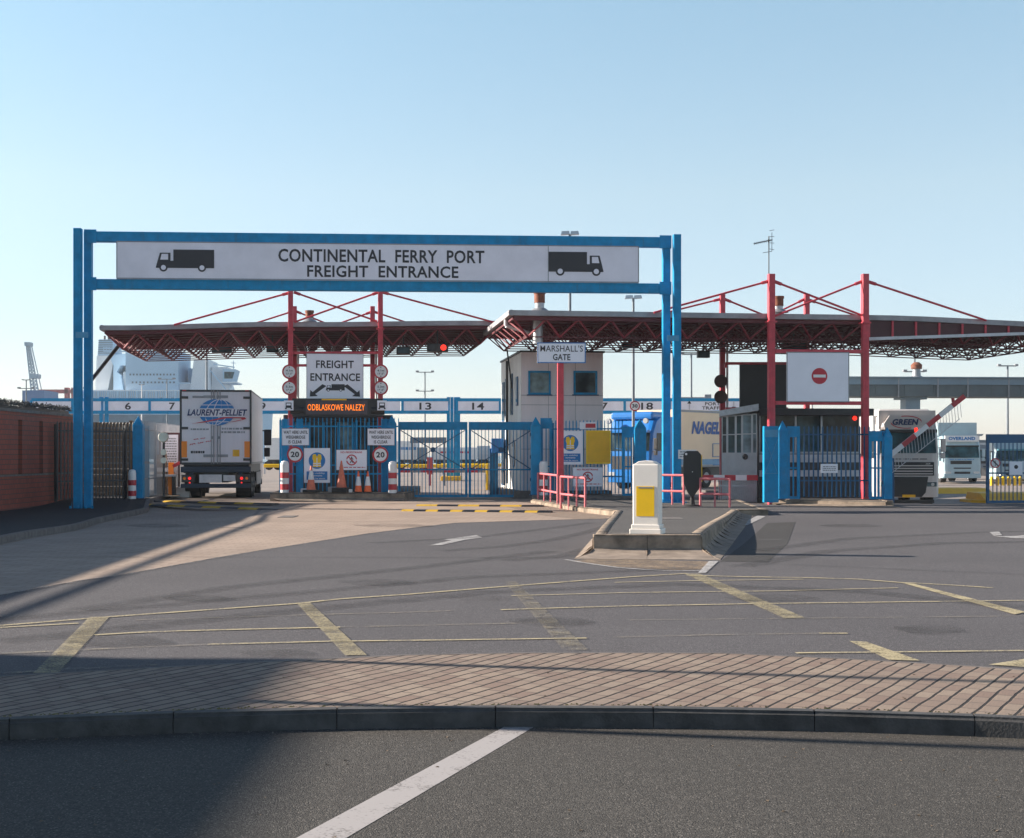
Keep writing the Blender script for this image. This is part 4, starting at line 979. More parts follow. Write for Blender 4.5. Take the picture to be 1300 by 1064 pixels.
for y0, y1, z0, z1, g in ((.8, 1.3, 3.2, 4.3, 'glass'), (2.4, 2.9, 2.9, 4.5, 'glass_teal'), (4.0, 4.6, 2.9, 4.4, 'glass'), (4.9, 5.9, .1, 2.4, 'glass'), (5.0, 5.8, 2.7, 4.3, 'glass')):
    mb = MB(); mb.box(-.05, y0, z0, -.012, y1, z1); wf = mb.build('window', 'blue_dark', t); mb = MB(); mb.box(-.056, y0+.05, z0+.05, -.05, y1-.05, z1-.05); mb.build('pane', g, wf)
mb = MB(); mb.cyl((-.12, 3.4, .2), (-.12, 3.4, H-.1), .05, n=8); mb.cyl((-.10, 2.0, 3.9), (-.3, 2.0, H+.3), .03, n=6)
for i in range(16): a = i*.5; mb.bar((-.13, 1.2+math.sin(a)*.3, .9+math.cos(a)*.35+i*.05), (-.13, 1.2+math.sin(a+.5)*.3, .9+math.cos(a+.5)*.35+(i+1)*.05), .03)
mb.build('cables', 'black', t)

# ------------------------------------------------------------------ freight kiosk behind its fence
kf = Fr((-6.2, 52.2, .28), R(5))
t = thing('kiosk', 'dark glazed freight kiosk with a flat roof behind the palisade fence', 'kiosk', kf.loc, kf.rot)
x0 = kf.p(362, 600)[0]; x1 = kf.p(497, 600)[0]; H = kf.p(430, 527)[1]
mb = MB(); mb.box(x0+.1, .05, 0, x1-.1, 2.6, .95); mb.box(x0+.15, .3, .95, x1-.15, 2.5, H-.25); mb.build('wall', 'dark', t)
mb = MB(); mb.box(x0-.05, -.25, H-.25, x1+.05, 2.8, H, bev=.03); mb.build('roof', 'dark', t)
n = 6; g = ['glass_lite', 'glass', 'glass', 'glass_lite', 'glass', 'glass_teal']
for i in range(n):
    a = x0+.3+(x1-x0-.6)*i/n; b = x0+.3+(x1-x0-.6)*(i+1)/n
    mb = MB(); mb.box(a, .10, .95, a+.05, .299, H-.26); mb.box(b-.05, .10, .95, b, .299, H-.26); mb.box(a+.05, .10, .95, b-.05, .299, 1.0); wf = mb.build('window', 'blue', t)
    mb = MB(); mb.box(a+.05, .2, 1.0, b-.05, .23, H-.26); mb.build('pane', g[i], wf)
for l, r, lab in ((358, 368, 0), (376, 385, 0), (484, 496, 0)):
    a = kf.p(l, 600, -.6)[0]; b = kf.p(r, 600, -.6)[0]; _, zt_ = kf.p(l, 532, -.6)
    mb = MB(); mb.box(a, -.62, -.05, b, -.56, zt_); mb.build('blue_panel', 'blue', t)
fa = K.p(356, 600); fb = K.p(506, 600)
def wpt(fr, x, yo=0): return (fr.loc[0]+x*fr.c-yo*fr.s, fr.loc[1]+x*fr.s+yo*fr.c)
palisade('palisade_fence', 'blue palisade fence before the freight kiosk carrying the vest and pedestrian signs', wpt(K, fa[0]), wpt(K, fb[0]), .28, 2.98, 'blue', .145, pale=.032)

# ------------------------------------------------------------------ gates
def gate(name, lab, a, b, z0, z1, plate, step=.128, m='blue', brace=True, group='blue steel gates', rot=None, pw=.026):
    a = Vector(a); b = Vector(b); L = (b-a).length; H = z1-z0
    t = thing(name, lab, 'gate', (a.x, a.y, z0), math.atan2(b.y-a.y, b.x-a.x), group)
    mb = MB(); mb.box(0, -.04, .0, .09, .04, H); mb.box(L-.09, -.04, 0, L, .04, H); mb.box(.09, -.04, .0, L-.09, .04, .09); mb.box(.09, -.03, 1.0, L-.09, .03, 1.05); mb.build('frame', m, t)
    mb = MB(); mb.box(.09, -.045, H-plate, L-.09, .03, H); mb.build('top_plate', m, t)
    mb = MB(); n = int((L-.18)/step)
    for i in range(1, n): x = .09+(L-.18)*i/n; mb.box(x-pw/2, -.012, .09, x+pw/2, .012, H-plate)
    mb.build('bars', m, t)
    if brace:
        mb = MB(); zt = H-plate-.02; zb = 1.05
        mb.bar((.1, -.025, zt), (L-.1, -.025, zb), .035); mb.bar((.1, -.03, zb), (L-.1, -.03, zt), .03); mb.cyl((L/2, -.06, (zt+zb)/2), (L/2, .0, (zt+zb)/2), .10, n=12); mb.build('cross_brace', 'blue_dark', t)
    return t
gz0 = .06; GD = 52.8
def WX(px, D): return ((px-HX)*D/F, D)
gate('gate', 'left leaf of the closed blue double gates with cross brace', WX(505.5, GD), WX(593.5, GD+.1), gz0, 2.86, .30)
gate('gate', 'right leaf of the closed blue double gates, touching the pointed post', WX(595, GD+.1), WX(677, GD+.2), gz0, 2.86, .30)
gate('gate', 'short blue gate section just right of the pointed post beside the cabin', WX(686, 50.8), WX(700.5, 50.8), .2, 2.95, .38, brace=False, step=.1, pw=.04)
gate('gate', 'folded blue gate with solid top plate before the blue lorry', WX(790, 49.6), WX(809, 49.5), .2, 2.62, .38, brace=False, step=.1, pw=.05)
gate('gate', 'folded blue gate with solid top plate beside the exit palisade', WX(999, 46.9), WX(1015, 46.9), .18, 2.58, .36, brace=False, step=.11, pw=.05)
gate('gate', 'folded blue gate of close slats left of the silver lorry', WX(1103, 46.7), WX(1123, 46.6), .18, 2.42, .34, brace=False, step=.095, pw=.082)
gate('gate', 'open blue gate at far right with yellow bollards and a lorry behind', WX(1252, 48.4), WX(1345, 48.8), gz(16, 48.4)+.02, 2.34, .30, brace=False, step=.145, m='blue_dark')
palisade('palisade_fence', 'blue palisade fence before the beige cabin with the yellow board', WX(701, 50.9), WX(790, 50.3), .2, 2.88, 'blue', .125, pale=.035)
palisade('palisade_fence', 'blue palisade fence before the long exit kiosk', WX(1015, 47.0), WX(1103, 47.0), .18, 2.60, 'blue_dark', .15, pale=.05)
# dark kerb wall below the cabin fence
mb = MB(); a = WX(676, 49.8); b = WX(806, 49.4); mb.prism_xy([a, b, (b[0], b[1]+.35), (a[0], a[1]+.35)], -.1, .21); o = mb.build('fence_kerb', 'kerb_dark'); o['kind'] = 'structure'
P2 = Fr((2.6, 50.2, 0), R(0))
vest_sign(P2, 708, 547, 740, 590, 0, 'white safety vest sign beside the yellow board on the cabin fence')
t, W, H = signbox(P2, 744, 546.5, 775.5, 589, 0, 'yellow_sign', 'yellow_board', 'plain ochre yellow board on the fence beside the vest sign', border='yellow', bw=.05)
noped_sign(P2, 727, 593, 765.5, 618, 0, 'white no pedestrians sign low on the cabin fence below the yellow board')
t, W, H = signbox(P2, 736, 536, 757.5, 545, .3, 'sign_white', 'small_notice', 'small white notice with a red block above the yellow board')
mb = MB(); mb.box(-W*.32, -.006, H*.2, W*.86, -.001, H*.8); mb.build('red_block', 'ink_red', t)

# tall blue box gate with cross on it
bf = Fr((WX(979, 46.4)[0], 46.4, .0), R(0)); x0, z0, x1, z1 = bf.r(970, 541, 988.5, 638)
t = thing('box_barrier', 'tall narrow blue steel box with a thin cross brace beside the exit kiosk', 'gate', bf.loc, 0)
mb = MB(); mb.box(x0, 0, z0, x1, .3, z1, bev=.01); mb.build('body', 'blue', t)
mb = MB(); za = z1-.12; zm = z0+.95; mb.box(x0+.03, -.006, za-.24, x1-.03, -.001, za); mb.build('label_plate', 'blue_lite', t)
mb = MB(); mb.bar((x0+.03, -.01, za-.3), (x1-.03, -.01, zm), .012); mb.bar((x1-.03, -.01, za-.3), (x0+.03, -.01, zm), .012); mb.bar((x0, -.01, zm), (x1, -.01, zm), .014); mb.build('cross_brace', 'blue_lite', t)

# ------------------------------------------------------------------ exit kiosk
xf = Fr((WX(962, 49.8)[0], 49.8, 0), R(5))
t = thing('kiosk', 'long dark exit kiosk with wide windows and a pale band behind the right palisade', 'kiosk', xf.loc, xf.rot)
x0 = xf.p(964, 570)[0]; x1 = xf.p(1096, 570)[0]; H = xf.p(1030, 519)[1]
zw0 = xf.p(1030, 576)[1]; zw1 = xf.p(1030, 528)[1]
mb = MB(); mb.box(x0, .06, -.3, x1, 3.2, zw0); mb.box(x0+.1, .5, zw0, x1-.1, 3.1, zw1); mb.build('wall', 'dark', t)
mb = MB(); mb.box(x0-.1, -.4, zw1, x1+.25, 3.5, H, bev=.02); mb.build('roof', 'dark', t)
for a, b in ((577, 587), (597, 605)):
    mb = MB(); mb.box(x0, .02, xf.p(1030, b)[1], x1, .058, xf.p(1030, a)[1]); mb.build('pale_band', 'lgrey', t)
for l, r, g in ((964, 1010, 'glass'), (1010, 1043, 'glass_teal'), (1043, 1091, 'glass')):
    a = xf.p(l, 550)[0]; b = xf.p(r, 550)[0]; mb = MB(); q = .035
    mb.box(a, 0, zw0, a+q, .1, zw1); mb.box(b-q, 0, zw0, b, .1, zw1); mb.box(a+q, 0, zw0, b-q, .1, zw0+.07); wf = mb.build('window', 'galv', t)
    mb = MB(); mb.box(a+q, .05, zw0+.07, b-q, .08, zw1); mb.build('pane', g, wf)
x, z = xf.p(1085, 531); mb = MB(); mb.cyl((x, .02, z), (x, -.02, z), .08, n=12); mb.build('red_lamp', 'lamp_red', t)
t, W, H = signbox(Fr((WX(1052, 46.85)[0], 46.85, 0), 0), 1042, 589, 1063.5, 600.5, 0, 'sign_white', 'small_notice', 'small plain white notice on the exit palisade fence')
dashes(t, -W*.8, H*.2, W*.8, H*.8, -.01, 3, 'grey')
# small white kiosk
sf = Fr((WX(915, 49.0)[0], 49.0, 0), R(-9))
t = thing('kiosk', 'small white glazed kiosk with a sloping grey roof left of the exit kiosk', 'kiosk', sf.loc, sf.rot)
x0 = sf.p(916, 560)[0]; x1 = sf.p(961, 560)[0]; Hs = sf.p(918, 529)[1]; zm = sf.p(918, 576)[1]
mb = MB(); mb.box(x0, 0, 0, x1, 2.2, zm); mb.box(x0+.1, .9, zm, x1-.1, 2.1, Hs); mb.build('wall', 'kiosk_grey', t)
xa = sf.p(913, 530, -.2)[0]; xb = sf.p(963, 530, -.2)[0]
mb = MB(); mb.prism_xz([(xa, Hs), (xb, Hs+.20), (xb, Hs+.43), (xa, Hs+.20)], -.25, 2.4); mb.build('roof', 'galv', t)
cs = [x0, x0+(x1-x0)*.16, x0+(x1-x0)*.4, x0+(x1-x0)*.58, x0+(x1-x0)*.86, x1]
for i in range(5):
    a, b = cs[i], cs[i+1]; mb = MB(); q = .035; zt_ = Hs+.02+.1*i/5; zh = zm+(zt_-zm)*.5
    mb.box(a, -.01, zm, a+q, .06, zt_); mb.box(b-q, -.01, zm, b, .06, zt_); mb.box(a+q, -.01, zh-q/2, b-q, .06, zh+q/2); mb.box(a+q, -.01, zt_-q, b-q, .06, zt_); mb.box(a+q, -.01, zm, b-q, .06, zm+q); wf = mb.build('window', 'kiosk_grey', t)
    mb = MB(); mb.box(a+q, .02, zm+q, b-q, .04, zt_-q); mb.build('pane', ['glass', 'glass_teal', 'glass_teal', 'glass_lite', 'glass_lite'][i], wf)
mb = MB(); mb.box(x1+.02, .1, 0, x1+.08, 2.2, Hs+.1); mb.build('door', 'dark', t); x, z = sf.p(946, 580); mb = MB(); mb.cyl((x, -.1, z), (x, 0, z), .06, .1, n=10); mb.build('speaker', 'black', t)

# no-entry sign and back-to-front sign in red frames
nf = Fr((WX(1038, 47.0)[0], 47.0, 0), R(5))
t, W, H = signbox(nf, 998.5, 447, 1078, 510.5, -.05, 'sign_white', 'no_entry_sign', 'large pale board with a round red no entry symbol between the right columns', border='grey', bw=.03)
cx, cz = 0.05, H*.52; rr = 10.2*47/F; mb = MB(); mb.disc(cx, cz, rr, -.006, -.001, 36); mb.build('red_disc', 'ink_red', t); mb = MB(); mb.box(cx-rr*.78, -.012, cz-rr*.18, cx+rr*.78, -.007, cz+rr*.18); mb.build('bar', 'white', t)
mb = MB()
for y_ in (446, 511.5):
    p = nf.p(984, y_, .1); q = nf.p(1094, y_+.5, .1); mb.bar((p[0], .1, p[1]), (q[0], .1, q[1]), .12)
reframe(mb.build('frame', 'red', t), nf.loc, nf.rot, t)
bk = Fr((WX(968, 52.0)[0], 52.0, 0), R(5))
t, W, H = signbox(bk, 939.5, 463, 998.5, 520, 0, 'black', 'large_board', 'dark unlit back of a large board left of the no entry board', thick=.12)
mb = MB()
for a, b in (((921, 461.5), (1003, 461.5)), ((921, 519), (1000, 519)), ((921, 461.5), (921, 467))):
    p = bk.p(*a, .2); q = bk.p(*b, .2); mb.bar((p[0], .2, p[1]), (q[0], .2, q[1]), .10)
reframe(mb.build('frame', 'red', t), bk.loc, bk.rot, t)
brown = mat('disc_back', (.10, .05, .045), .7, var=.3)
for py, lab in ((484, 'upper round brown sign back on the striped back column'), (504, 'lower round brown sign back on the striped back column')):
    x, z = rf.p(915, py, 5.85); c = wpt(rf, x, 5.85); o = MB().disc(0, 0, .245, 0, .03, 28).build('round_sign', brown); o.location = (c[0], c[1], z); props(o, lab, 'road sign', 'round sign backs')
# ------------------------------------------------------------------ street furniture
def rail(lab, a, za, b, zb, h, n, group='pink-red tubular guard rails'):
    a = Vector((*a, za)); b = Vector((*b, zb)); t = thing('guard_rail', lab, 'guard rail', a, 0, group); d = b-a
    for i in range(n+1):
        mb = MB(); p = d*(i/n); mb.cyl(p-Vector((0,0,.05)), p+Vector((0,0,h)), .034 if i in (0, n) else .026, n=8); mb.build('upright', 'red_rail', t)
    for k in (1.0, .46):
        mb = MB(); mb.cyl(Vector((0,0,h*k)), d+Vector((0,0,h*k)), .036, n=8); mb.build('rail', 'red_rail', t)
g0 = G(683, 638); g1 = G(708, 644.5); g2 = G(712, 646); g3 = G(743, 650.5)
rail('guard rail at the kerb, standing in front of the striped bollard beside the gates', g0, 0, g1, 0, 1.0, 3)
rail('nearer guard rail at the kerb, directly right of the one by the striped bollard', g2, 0, g3, 0, .98, 3)
def onisl(px, D): X = (px-HX)*D/F; return (X, D)
rail('guard rail behind the gantry column, left of the black board', onisl(839, 43.5), .12, onisl(868, 43), .12, .90, 2)
rail('guard rail right of the black board in front of the small white kiosk', onisl(889, 41.5), .13, onisl(926.5, 40.6), .13, .82, 2)

bl = Fr(((822-HX)*23.85/F, 23.85, iz(2.3, 23.8)-.01), R(-17))
t = thing('island_bollard', 'square cream bollard with a bright yellow panel at the nose of the traffic island', 'bollard', bl.loc, bl.rot)
mb = MB(); w = .222; d = .16; H = 1.17
mb.box(-w, -d, .12, w, d, H, bev=.02); mb.build('body', 'cream', t)
mb = MB(); mb.prism_xz([(-w+.01, H-.012), (w-.01, H-.012), (w*.55, H+.045), (0, H+.06), (-w*.55, H+.045)], -d+.012, d-.012); mb.build('cap', 'cream', t, bevel=.01)
mb = MB(); mb.box(-w-.045, -d-.045, 0, w+.045, d+.045, .09, bev=.012); mb.box(-w-.02, -d-.02, .09, w+.02, d+.02, .16, bev=.01); mb.build('base', 'cream', t)
mb = MB(); mb.box(-w+.065, -d-.006, .30, w-.075, -d+.001, .80); mb.build('yellow_panel', 'yellow', t)
mb = MB(); mb.box(-w+.10, -d-.011, .765, w-.10, -d-.006, .787); mb.build('reflective_strip', 'grey', t)
# black keep-left board seen from behind
D = 41.6; z0 = .13; bx = Fr(((879-HX)*D/F, D, z0), 0)
t = thing('traffic_board', 'black teardrop-shaped traffic board on a rubber foot beside the right gantry column', 'traffic board', bx.loc, 0)
P = [bx.p(*q) for q in ((872, 572.5), (886, 572.5), (890, 577), (890.5, 610), (889, 618), (883, 627), (880.5, 632), (877.5, 632), (873, 625), (868.5, 614), (867.5, 600), (868, 576))]
mb = MB(); mb.prism_xz(P, 0, .10); mb.build('board', 'black', t, bevel=.012)
mb = MB(); p = bx.p(891, 578); q = bx.p(891, 612); mb.box(p[0]-.01, .02, q[1], p[0]+.012, .09, p[1]); mb.build('yellow_edge', 'yellow', t)
mb = MB(); mb.cyl((0, .05, 0), (0, .05, .30), .09, .05, n=12); mb.cyl((0, .05, 0), (0, .05, .05), .30, .24, n=16); mb.build('foot', 'rubber', t)
mb = MB(); p = bx.p(871, 576.5); mb.cyl((p[0], -.004, p[1]), (p[0], -.012, p[1]), .035, n=12); p = bx.p(879, 599); mb.cyl((p[0], -.004, p[1]), (p[0], -.012, p[1]), .015, n=8); mb.build('bolt', 'white', t)

def cone(px, tip, base, wpx, lab, D, z0, band, m='orange', foot='rubber', fw=1.35, fh=.06):
    X = (px-HX)*D/F; s = F/D; H = (base-tip)/s; r = wpx/s/2
    t = thing('traffic_cone', lab, 'traffic cone', (X, D, z0), R(random.uniform(-15, 15)), 'traffic cones on the kiosk kerb')
    def rad(k): return r*(1-k)+.022*k
    mb = MB(); mb.cyl((0,0,fh), (0,0,H), r, .022, n=20); mb.build('cone', m, t)
    mb = MB(); mb.box(-r*fw, -r*fw, 0, r*fw, r*fw, fh, bev=.012); mb.build('foot', foot, t)
    if band:
        a, b = band; mb = MB(); za = fh+(H-fh)*a; zb = fh+(H-fh)*b; mb.cyl((0,0,za), (0,0,zb), rad(a)+.006, rad(b)+.006, n=20, cap=False); mb.build('white_band', 'white', t)
cone(395, 588.5, 622.5, 12, 'cone with a long white band in front of the vest sign', 50.45, .3, (.42, .80), 'orange_dull', fh=.10, fw=1.5)
cone(433.5, 584.5, 625, 13, 'tallest cone, plain dull orange without a band, on a dark ballast foot', 50.45, .3, None, 'orange_dull', fh=.18, fw=1.5)
cone(455, 598, 625, 9.5, 'small banded cone, left one of the identical pair', 50.45, .3, (.30, .74), fw=1.1, fh=.03)
cone(467, 598, 625, 9.5, 'small banded cone, right one of the identical pair', 50.45, .3, (.30, .74), fw=1.1, fh=.03)
for px, D, s, lab, m in ((386.5, 50.5, .12, 'pale stone block at the foot of the banded cone', 'lgrey'), (423, 50.5, .17, 'grey ballast block left of the tallest cone', 'grey'), (444, 50.5, .10, 'white bag lying right of the tallest cone', 'white')):
    mb = MB(); mb.box(-s, -s*.6, 0, s, s*.6, s*1.2, bev=.03); o = mb.build('ballast_block', m); o.location = ((px-HX)*D/F, D-.05, .3); props(o, lab, 'block')

# swing barriers
def barrier(name, lab, a, b, n, w, skirt, m2='white', group=None, first=1, hang=.7):
    a = Vector(a); b = Vector(b); t = thing(name, lab, 'barrier', a, 0, group); d = b-a
    for k, nm, m in ((1, 'red_band', 'red_band'), (0, 'white_band', m2)):
        for i in range(n):
            if (i+first) % 2 == k: MB().bar(d*(i/n), d*((i+1)/n), w, w*1.4).build(nm, m, t)
    return t, d
a = WX(892, 48.5); b = WX(962, 48.2)
t, d = barrier('barrier_arm', 'lowered red and white barrier arm with a picket skirt before the small white kiosk', (*a, .86), (*b, .86), 5, .13, 1, first=1)
mb = MB()
for i in range(22): x = d.x*(.30+.68*i/21); mb.box(x-.012, -.01, -.78, x+.012, .01, -.07)
mb.box(d.x*.30, -.012, -.80, d.x*.98, .012, -.76); mb.box(d.x*.3, -.012, -.30, d.x*.98, .012, -.25); mb.build('picket_skirt', 'galv', t)
D = 50.0; gx = gz(14.5, D)
def WP(px, py, D): return ((px-HX)*D/F, D, CH+(HY-py)*D/F)
a = WP(1130, 578, D); b = WP(1224, 503, D)
t, d = barrier('raised_barrier', 'raised red and white barrier arm with hanging pickets across the silver lorry front', a, b, 6, .12, 1, first=0)
mb = MB()
for i in range(25):
    k = .02+.92*i/24; x, z = d.x*k, d.z*k; L = .62
    mb.bar((x, 0, z-.05), (x+.06, 0, z-L), .014)
mb.bar((d.x*.02, 0, d.z*.02-.67), (d.x*.94, 0, d.z*.94-.67), .022); mb.build('hanging_pickets', 'lgrey', t)
for k in (.36, .86):
    mb = MB(); mb.cyl((d.x*k-.02, 0, d.z*k+.08), (d.x*k-.04, 0, d.z*k+.22), .06, n=10); mb.build('lamp', 'lamp_red' if k < .5 else 'red_band', t)
mb = MB(); mb.box(-.15, .0, -2.3, .15, .4, -.1, bev=.02); mb.build('pedestal', 'blue_dark', t)
D = 66; a = WP(506, 597.5, D); b = WP(621, 597.5, D)
t, d = barrier('barrier_arm', 'lowered red and white barrier arm seen through the closed blue gates', a, b, 8, .13, 1, m2='grey')
mb = MB(); mb.box(d.x-.15, -.2, -a[2], d.x+.3, .3, .3, bev=.02); mb.build('pedestal', 'yellow', t)

# ------------------------------------------------------------------ lorries
def wheel(t, x, y, r=.5, w=.3, side=1, hub='grey'):
    mb = MB(); mb.cyl((x-w/2, y, r), (x+w/2, y, r), r, n=28); wv = mb.build('wheel', 'rubber', t, bevel=.02)
    mb = MB(); mb.cyl((x+side*w/2, y, r), (x+side*(w/2+.006), y, r), r*.56, n=18); mb.cyl((x+side*w/2, y, r), (x+side*(w/2+.07), y, r), r*.24, n=12); mb.build('rim', hub, wv)
def loft(mb, secs):                 # sections: (y, [(x,z)...]) same count
    n = len(secs[0][1]); v = []
    for y, s in secs: v += [(x, y, z) for x, z in s]
    f = [tuple(range(n)), tuple(range(len(v)-1, len(v)-n-1, -1))]
    for k in range(len(secs)-1):
        for i in range(n): f.append((k*n+i, k*n+(i+1) % n, (k+1)*n+(i+1) % n, (k+1)*n+i))
    mb.add(v, f)
def cab(t, W, zb, zt, L, body, st):
    """front at y=0 facing -y; W full width; zb bottom of the bumper, zt roof."""
    h = W/2; Z = lambda k: zb+(zt-zb)*k
    lo, wl, wt = st['belt'], st['w0'], st['w1']      # fractions: top of bumper, windscreen bottom, windscreen top
    prof = [(0.05, Z(0)), (0.0, Z(.10)), (.0, Z(lo)), (.03, Z(wl)), (.17, Z(wt)), (.42, Z(.93)), (.75, Z(1.0)), (L, Z(1.0)), (L, Z(0))]
    mb = MB(); n = len(prof)
    xs = [(-h, .13), (-h+.10, .03), (-h+.28, 0), (h-.28, 0), (h-.10, .03), (h, .13)]
    v = []
    for x, dy in xs:
        for i, (y, z) in enumerate(prof): v.append((x, y+(dy if i < 7 else 0), z-(.05 if (abs(x) > h-.02 and i in (5, 6, 7)) else 0)))
    f = [tuple(range(n)), tuple(range(len(v)-1, len(v)-n-1, -1))]
    for k in range(len(xs)-1):
        for i in range(n): f.append((k*n+i, k*n+(i+1) % n, (k+1)*n+(i+1) % n, (k+1)*n+i))
    mb.add(v, f); mb.build('cab', body, t, bevel=.02)
    ws = h-.10; z0, z1 = Z(wl+.01), Z(wt-.01)
    mb = MB(); pts = [(-ws, .02), (-ws+.2, -.012), (0, -.02), (ws-.2, -.012), (ws, .02)]
    vv = []
    for x, dy in pts: vv += [(x, .03+dy-.012, z0), (x*.97, .17+dy-.016, z1)]
    mb.add(vv, [(2*i, 2*i+2, 2*i+3, 2*i+1) for i in range(4)] ); mb.build('windscreen', st.get('glass', 'glass_teal'), t)
    mb = MB(); mb.box(-ws+.02, .035, z1, ws-.02, .12, z1+.09, bev=.01)
    for s in (-1, 1): mb.bar((s*.1, -.02, z0+.03), (s*.75, .0, z0+.14), .02)
    if st.get('visor', True): mb.box(-ws, -.10, z1+.0, ws, .16, z1+.13, bev=.02)
    mb.build('visor', st.get('visor_m', 'black'), t)
    for s in (-1, 1):
        mb = MB(); mb.box(s*(h+.20)-.10, .12, Z(wl)+.08, s*(h+.20)+.10, .24, Z(wl)+.62, bev=.03); mb.box(s*(h+.18)-.09, .12, Z(wl)-.18, s*(h+.18)+.09, .22, Z(wl)+.05, bev=.025)
        mb.bar((s*h*.98, .25, Z(wl)+.60), (s*(h+.2), .18, Z(wl)+.60), .03); mb.bar((s*h*.98, .25, Z(wl)), (s*(h+.2), .18, Z(wl)), .03); mb.build('mirror', st.get('mirror', 'black'), t)
        mb = MB(); mb.add([(s*(h+.004), .45, Z(wl)+.02), (s*(h+.004), 1.35, Z(wl)+.02), (s*(h+.004), 1.35, Z(wt)-.04), (s*(h+.004), .55, Z(wt)-.04)], [(0,1,2,3)]); mb.build('side_window', 'glass', t)
        mb = MB(); lx = s*(h-.30); zz = Z(st.get('lamp', .10)); mb.box(lx-.20, -.015, zz-.09, lx+.20, .06, zz+.09, bev=.02); hlm = mb.build('headlight', st.get('lens', 'lens'), t)
        mb = MB(); mb.disc(lx+s*.03, zz, .07, -.024, -.016, 16); mb.build('bulb', st.get('bulb', 'lens'), hlm)
    return Z
# --- white refrigerated lorry (rear view)
rf0 = Fr(((274-HX)*53.0/F, 53.0, 0), R(7.1)); t = thing('lorry', 'white box lorry with a blue globe emblem on its rear doors, seen from behind', 'lorry', rf0.loc, rf0.rot)
h = 1.31; z0, z1 = 1.28, 4.05; L = 8.2
mb = MB(); mb.box(-h, .05, z0, h, L, z1, bev=.015); bx_ = mb.build('box_body', 'trailer_white', t)
mb = MB(); q = .06
for a in ((-h-.005, z0, -h+q, z1+.01), (h-q, z0, h+.005, z1+.01), (-h+q, z1-q, h-q, z1+.01), (-h+q, z0-.02, h-q, z0+.07)): mb.box(a[0], -.005, a[1], a[2], .05, a[3])
mb.build('rear_frame', 'dark', t)
for s in (-1, 1):
    mb = MB(); mb.box(min(s*.012, s*(h-q-.01)), .012, z0+.08, max(s*.012, s*(h-q-.01)), .049, z1-q-.01, bev=.006); dr = mb.build('rear_door', 'trailer_white', t)
    mb = MB(); mb.cyl((s*.07, -.01, z0+.02), (s*.07, -.01, z1-.02), .022, n=8); mb.cyl((s*.16, -.01, z0+.02), (s*.16, -.01, z1-.02), .016, n=8)
    for z in (z0+.32, z1-.25): mb.box(min(s*.03, s*.45), -.012, z-.05, max(s*.03, s*.45), .01, z+.05)
    mb.box(min(s*.1, s*.16), -.03, z0+.95, max(s*.1, s*.16), .0, z0+1.05); mb.build('lock_rod', 'grey', dr)
    for z in (z0+.18, z0+1.35, z1-.28): MB().box(min(s*(h-.30), s*(h-.03)), -.02, z-.045, max(s*(h-.30), s*(h-.03)), .012, z+.045).build('hinge', 'dark', dr)
    x = s*(h-.16); mb = MB(); mb.box(x-.10, -.01, z0+.26, x+.10, .011, z0+.86); mb.build('orange_reflector', 'refl_orange', t)
    mb = MB(); mb.box(x-.07, -.012, z1-.04, x+.07, -.005, z1+.0); mb.build('marker_lamp', 'red_band', t)
mb = MB(); mb.box(-.85, -.014, z1-.30, -.40, .01, z1-.22, bev=.01); mb.build('vent', 'grey', t)
x0, zz0, x1, zz1 = rf0.r(295.5, 571, 304, 579.5, 0); mb = MB(); mb.box(x0, .004, zz0, x1, .011, zz1); mb.build('yellow_sticker', 'yellow_sign', t)
# globe emblem
cx, cz = rf0.p(275.5, 523.5); rx = 22.5*53/F; rz = 16.8*53/F
mb = MB(); mb.disc(cx, cz, rx, .004, .011, 40, rz=rz); em = mb.build('globe_emblem', 'ink_blue', t); em.location.y = -.036
mb = MB()
for k in (-.62, -.2, .2, .62):
    for i in range(12):
        a = -math.pi/2+math.pi*i/12; b = -math.pi/2+math.pi*(i+1)/12
        mb.bar((cx+math.cos(a)*rx*k+.18*math.sin(a)*rx*0.9, .002, cz+math.sin(a)*rz*.98), (cx+math.cos(b)*rx*k+.18*math.sin(b)*rx*.9, .002, cz+math.sin(b)*rz*.98), .004, .026)
for k in (-.72, -.3, .12, .55):
    w_ = math.sqrt(1-k*k)*rx; mb.box(cx-w_, 0, cz+k*rz-.013, cx+w_, .0035, cz+k*rz+.013)
mb.build('grid_lines', 'trailer_white', em)
mb = MB(); x0, za, x1, zb = rf0.r(237, 519, 314, 529, 0); mb.prism_xz([(x0+.1, za-.01), (x1-.1, za-.01), (x1-.02, zb+.01), (x0+.2, zb+.01)], -.004, -.001); mb.build('name_band', 'trailer_white', em)
lettering(em, 'LAURENT-PELLIET', x0+.03, za+.03, x1, zb-.02, -.008, 'navy', bold=.035, italic=.25)
mb = MB(); A_ = [rf0.p(*q) for q in ((243, 538), (262, 534.5), (285, 529.5), (311, 530), (313, 532), (300, 535), (289, 536.5), (308, 532.5), (305, 531), (288, 531), (262, 536))]
mb.prism_xz(A_, -.008, -.003); mb.build('red_swoosh', 'ink_red', em)
for l, tp, r, bt, n, m in ((240, 543, 266, 547, 1, 'grey'), (281, 542, 311, 551, 2, 'grey'), (241, 571, 260, 577, 1, 'ink')):
    a = rf0.r(l, tp, r, bt, 0); dashes(t, a[0], a[1], a[2], a[3], .004, n, m, seed=l)
mb = MB(); rs = random.Random(2)
for (xa, ya, xb, yb, n_) in ((241, 564.5, 269, 559.5, 11), (246, 558, 261, 556, 7)):
    for i in range(n_):
        if i % 4 == 3: continue
        k0 = i/n_; k1 = (i+.8)/n_; h0 = rs.uniform(-.8, .8)
        u = rf0.p(xa+(xb-xa)*k0, ya+(yb-ya)*k0+h0); w_ = rf0.p(xa+(xb-xa)*k1, ya+(yb-ya)*k1-h0); mb.bar((u[0], .006, u[1]), (w_[0], .006, w_[1]), .006, .028)
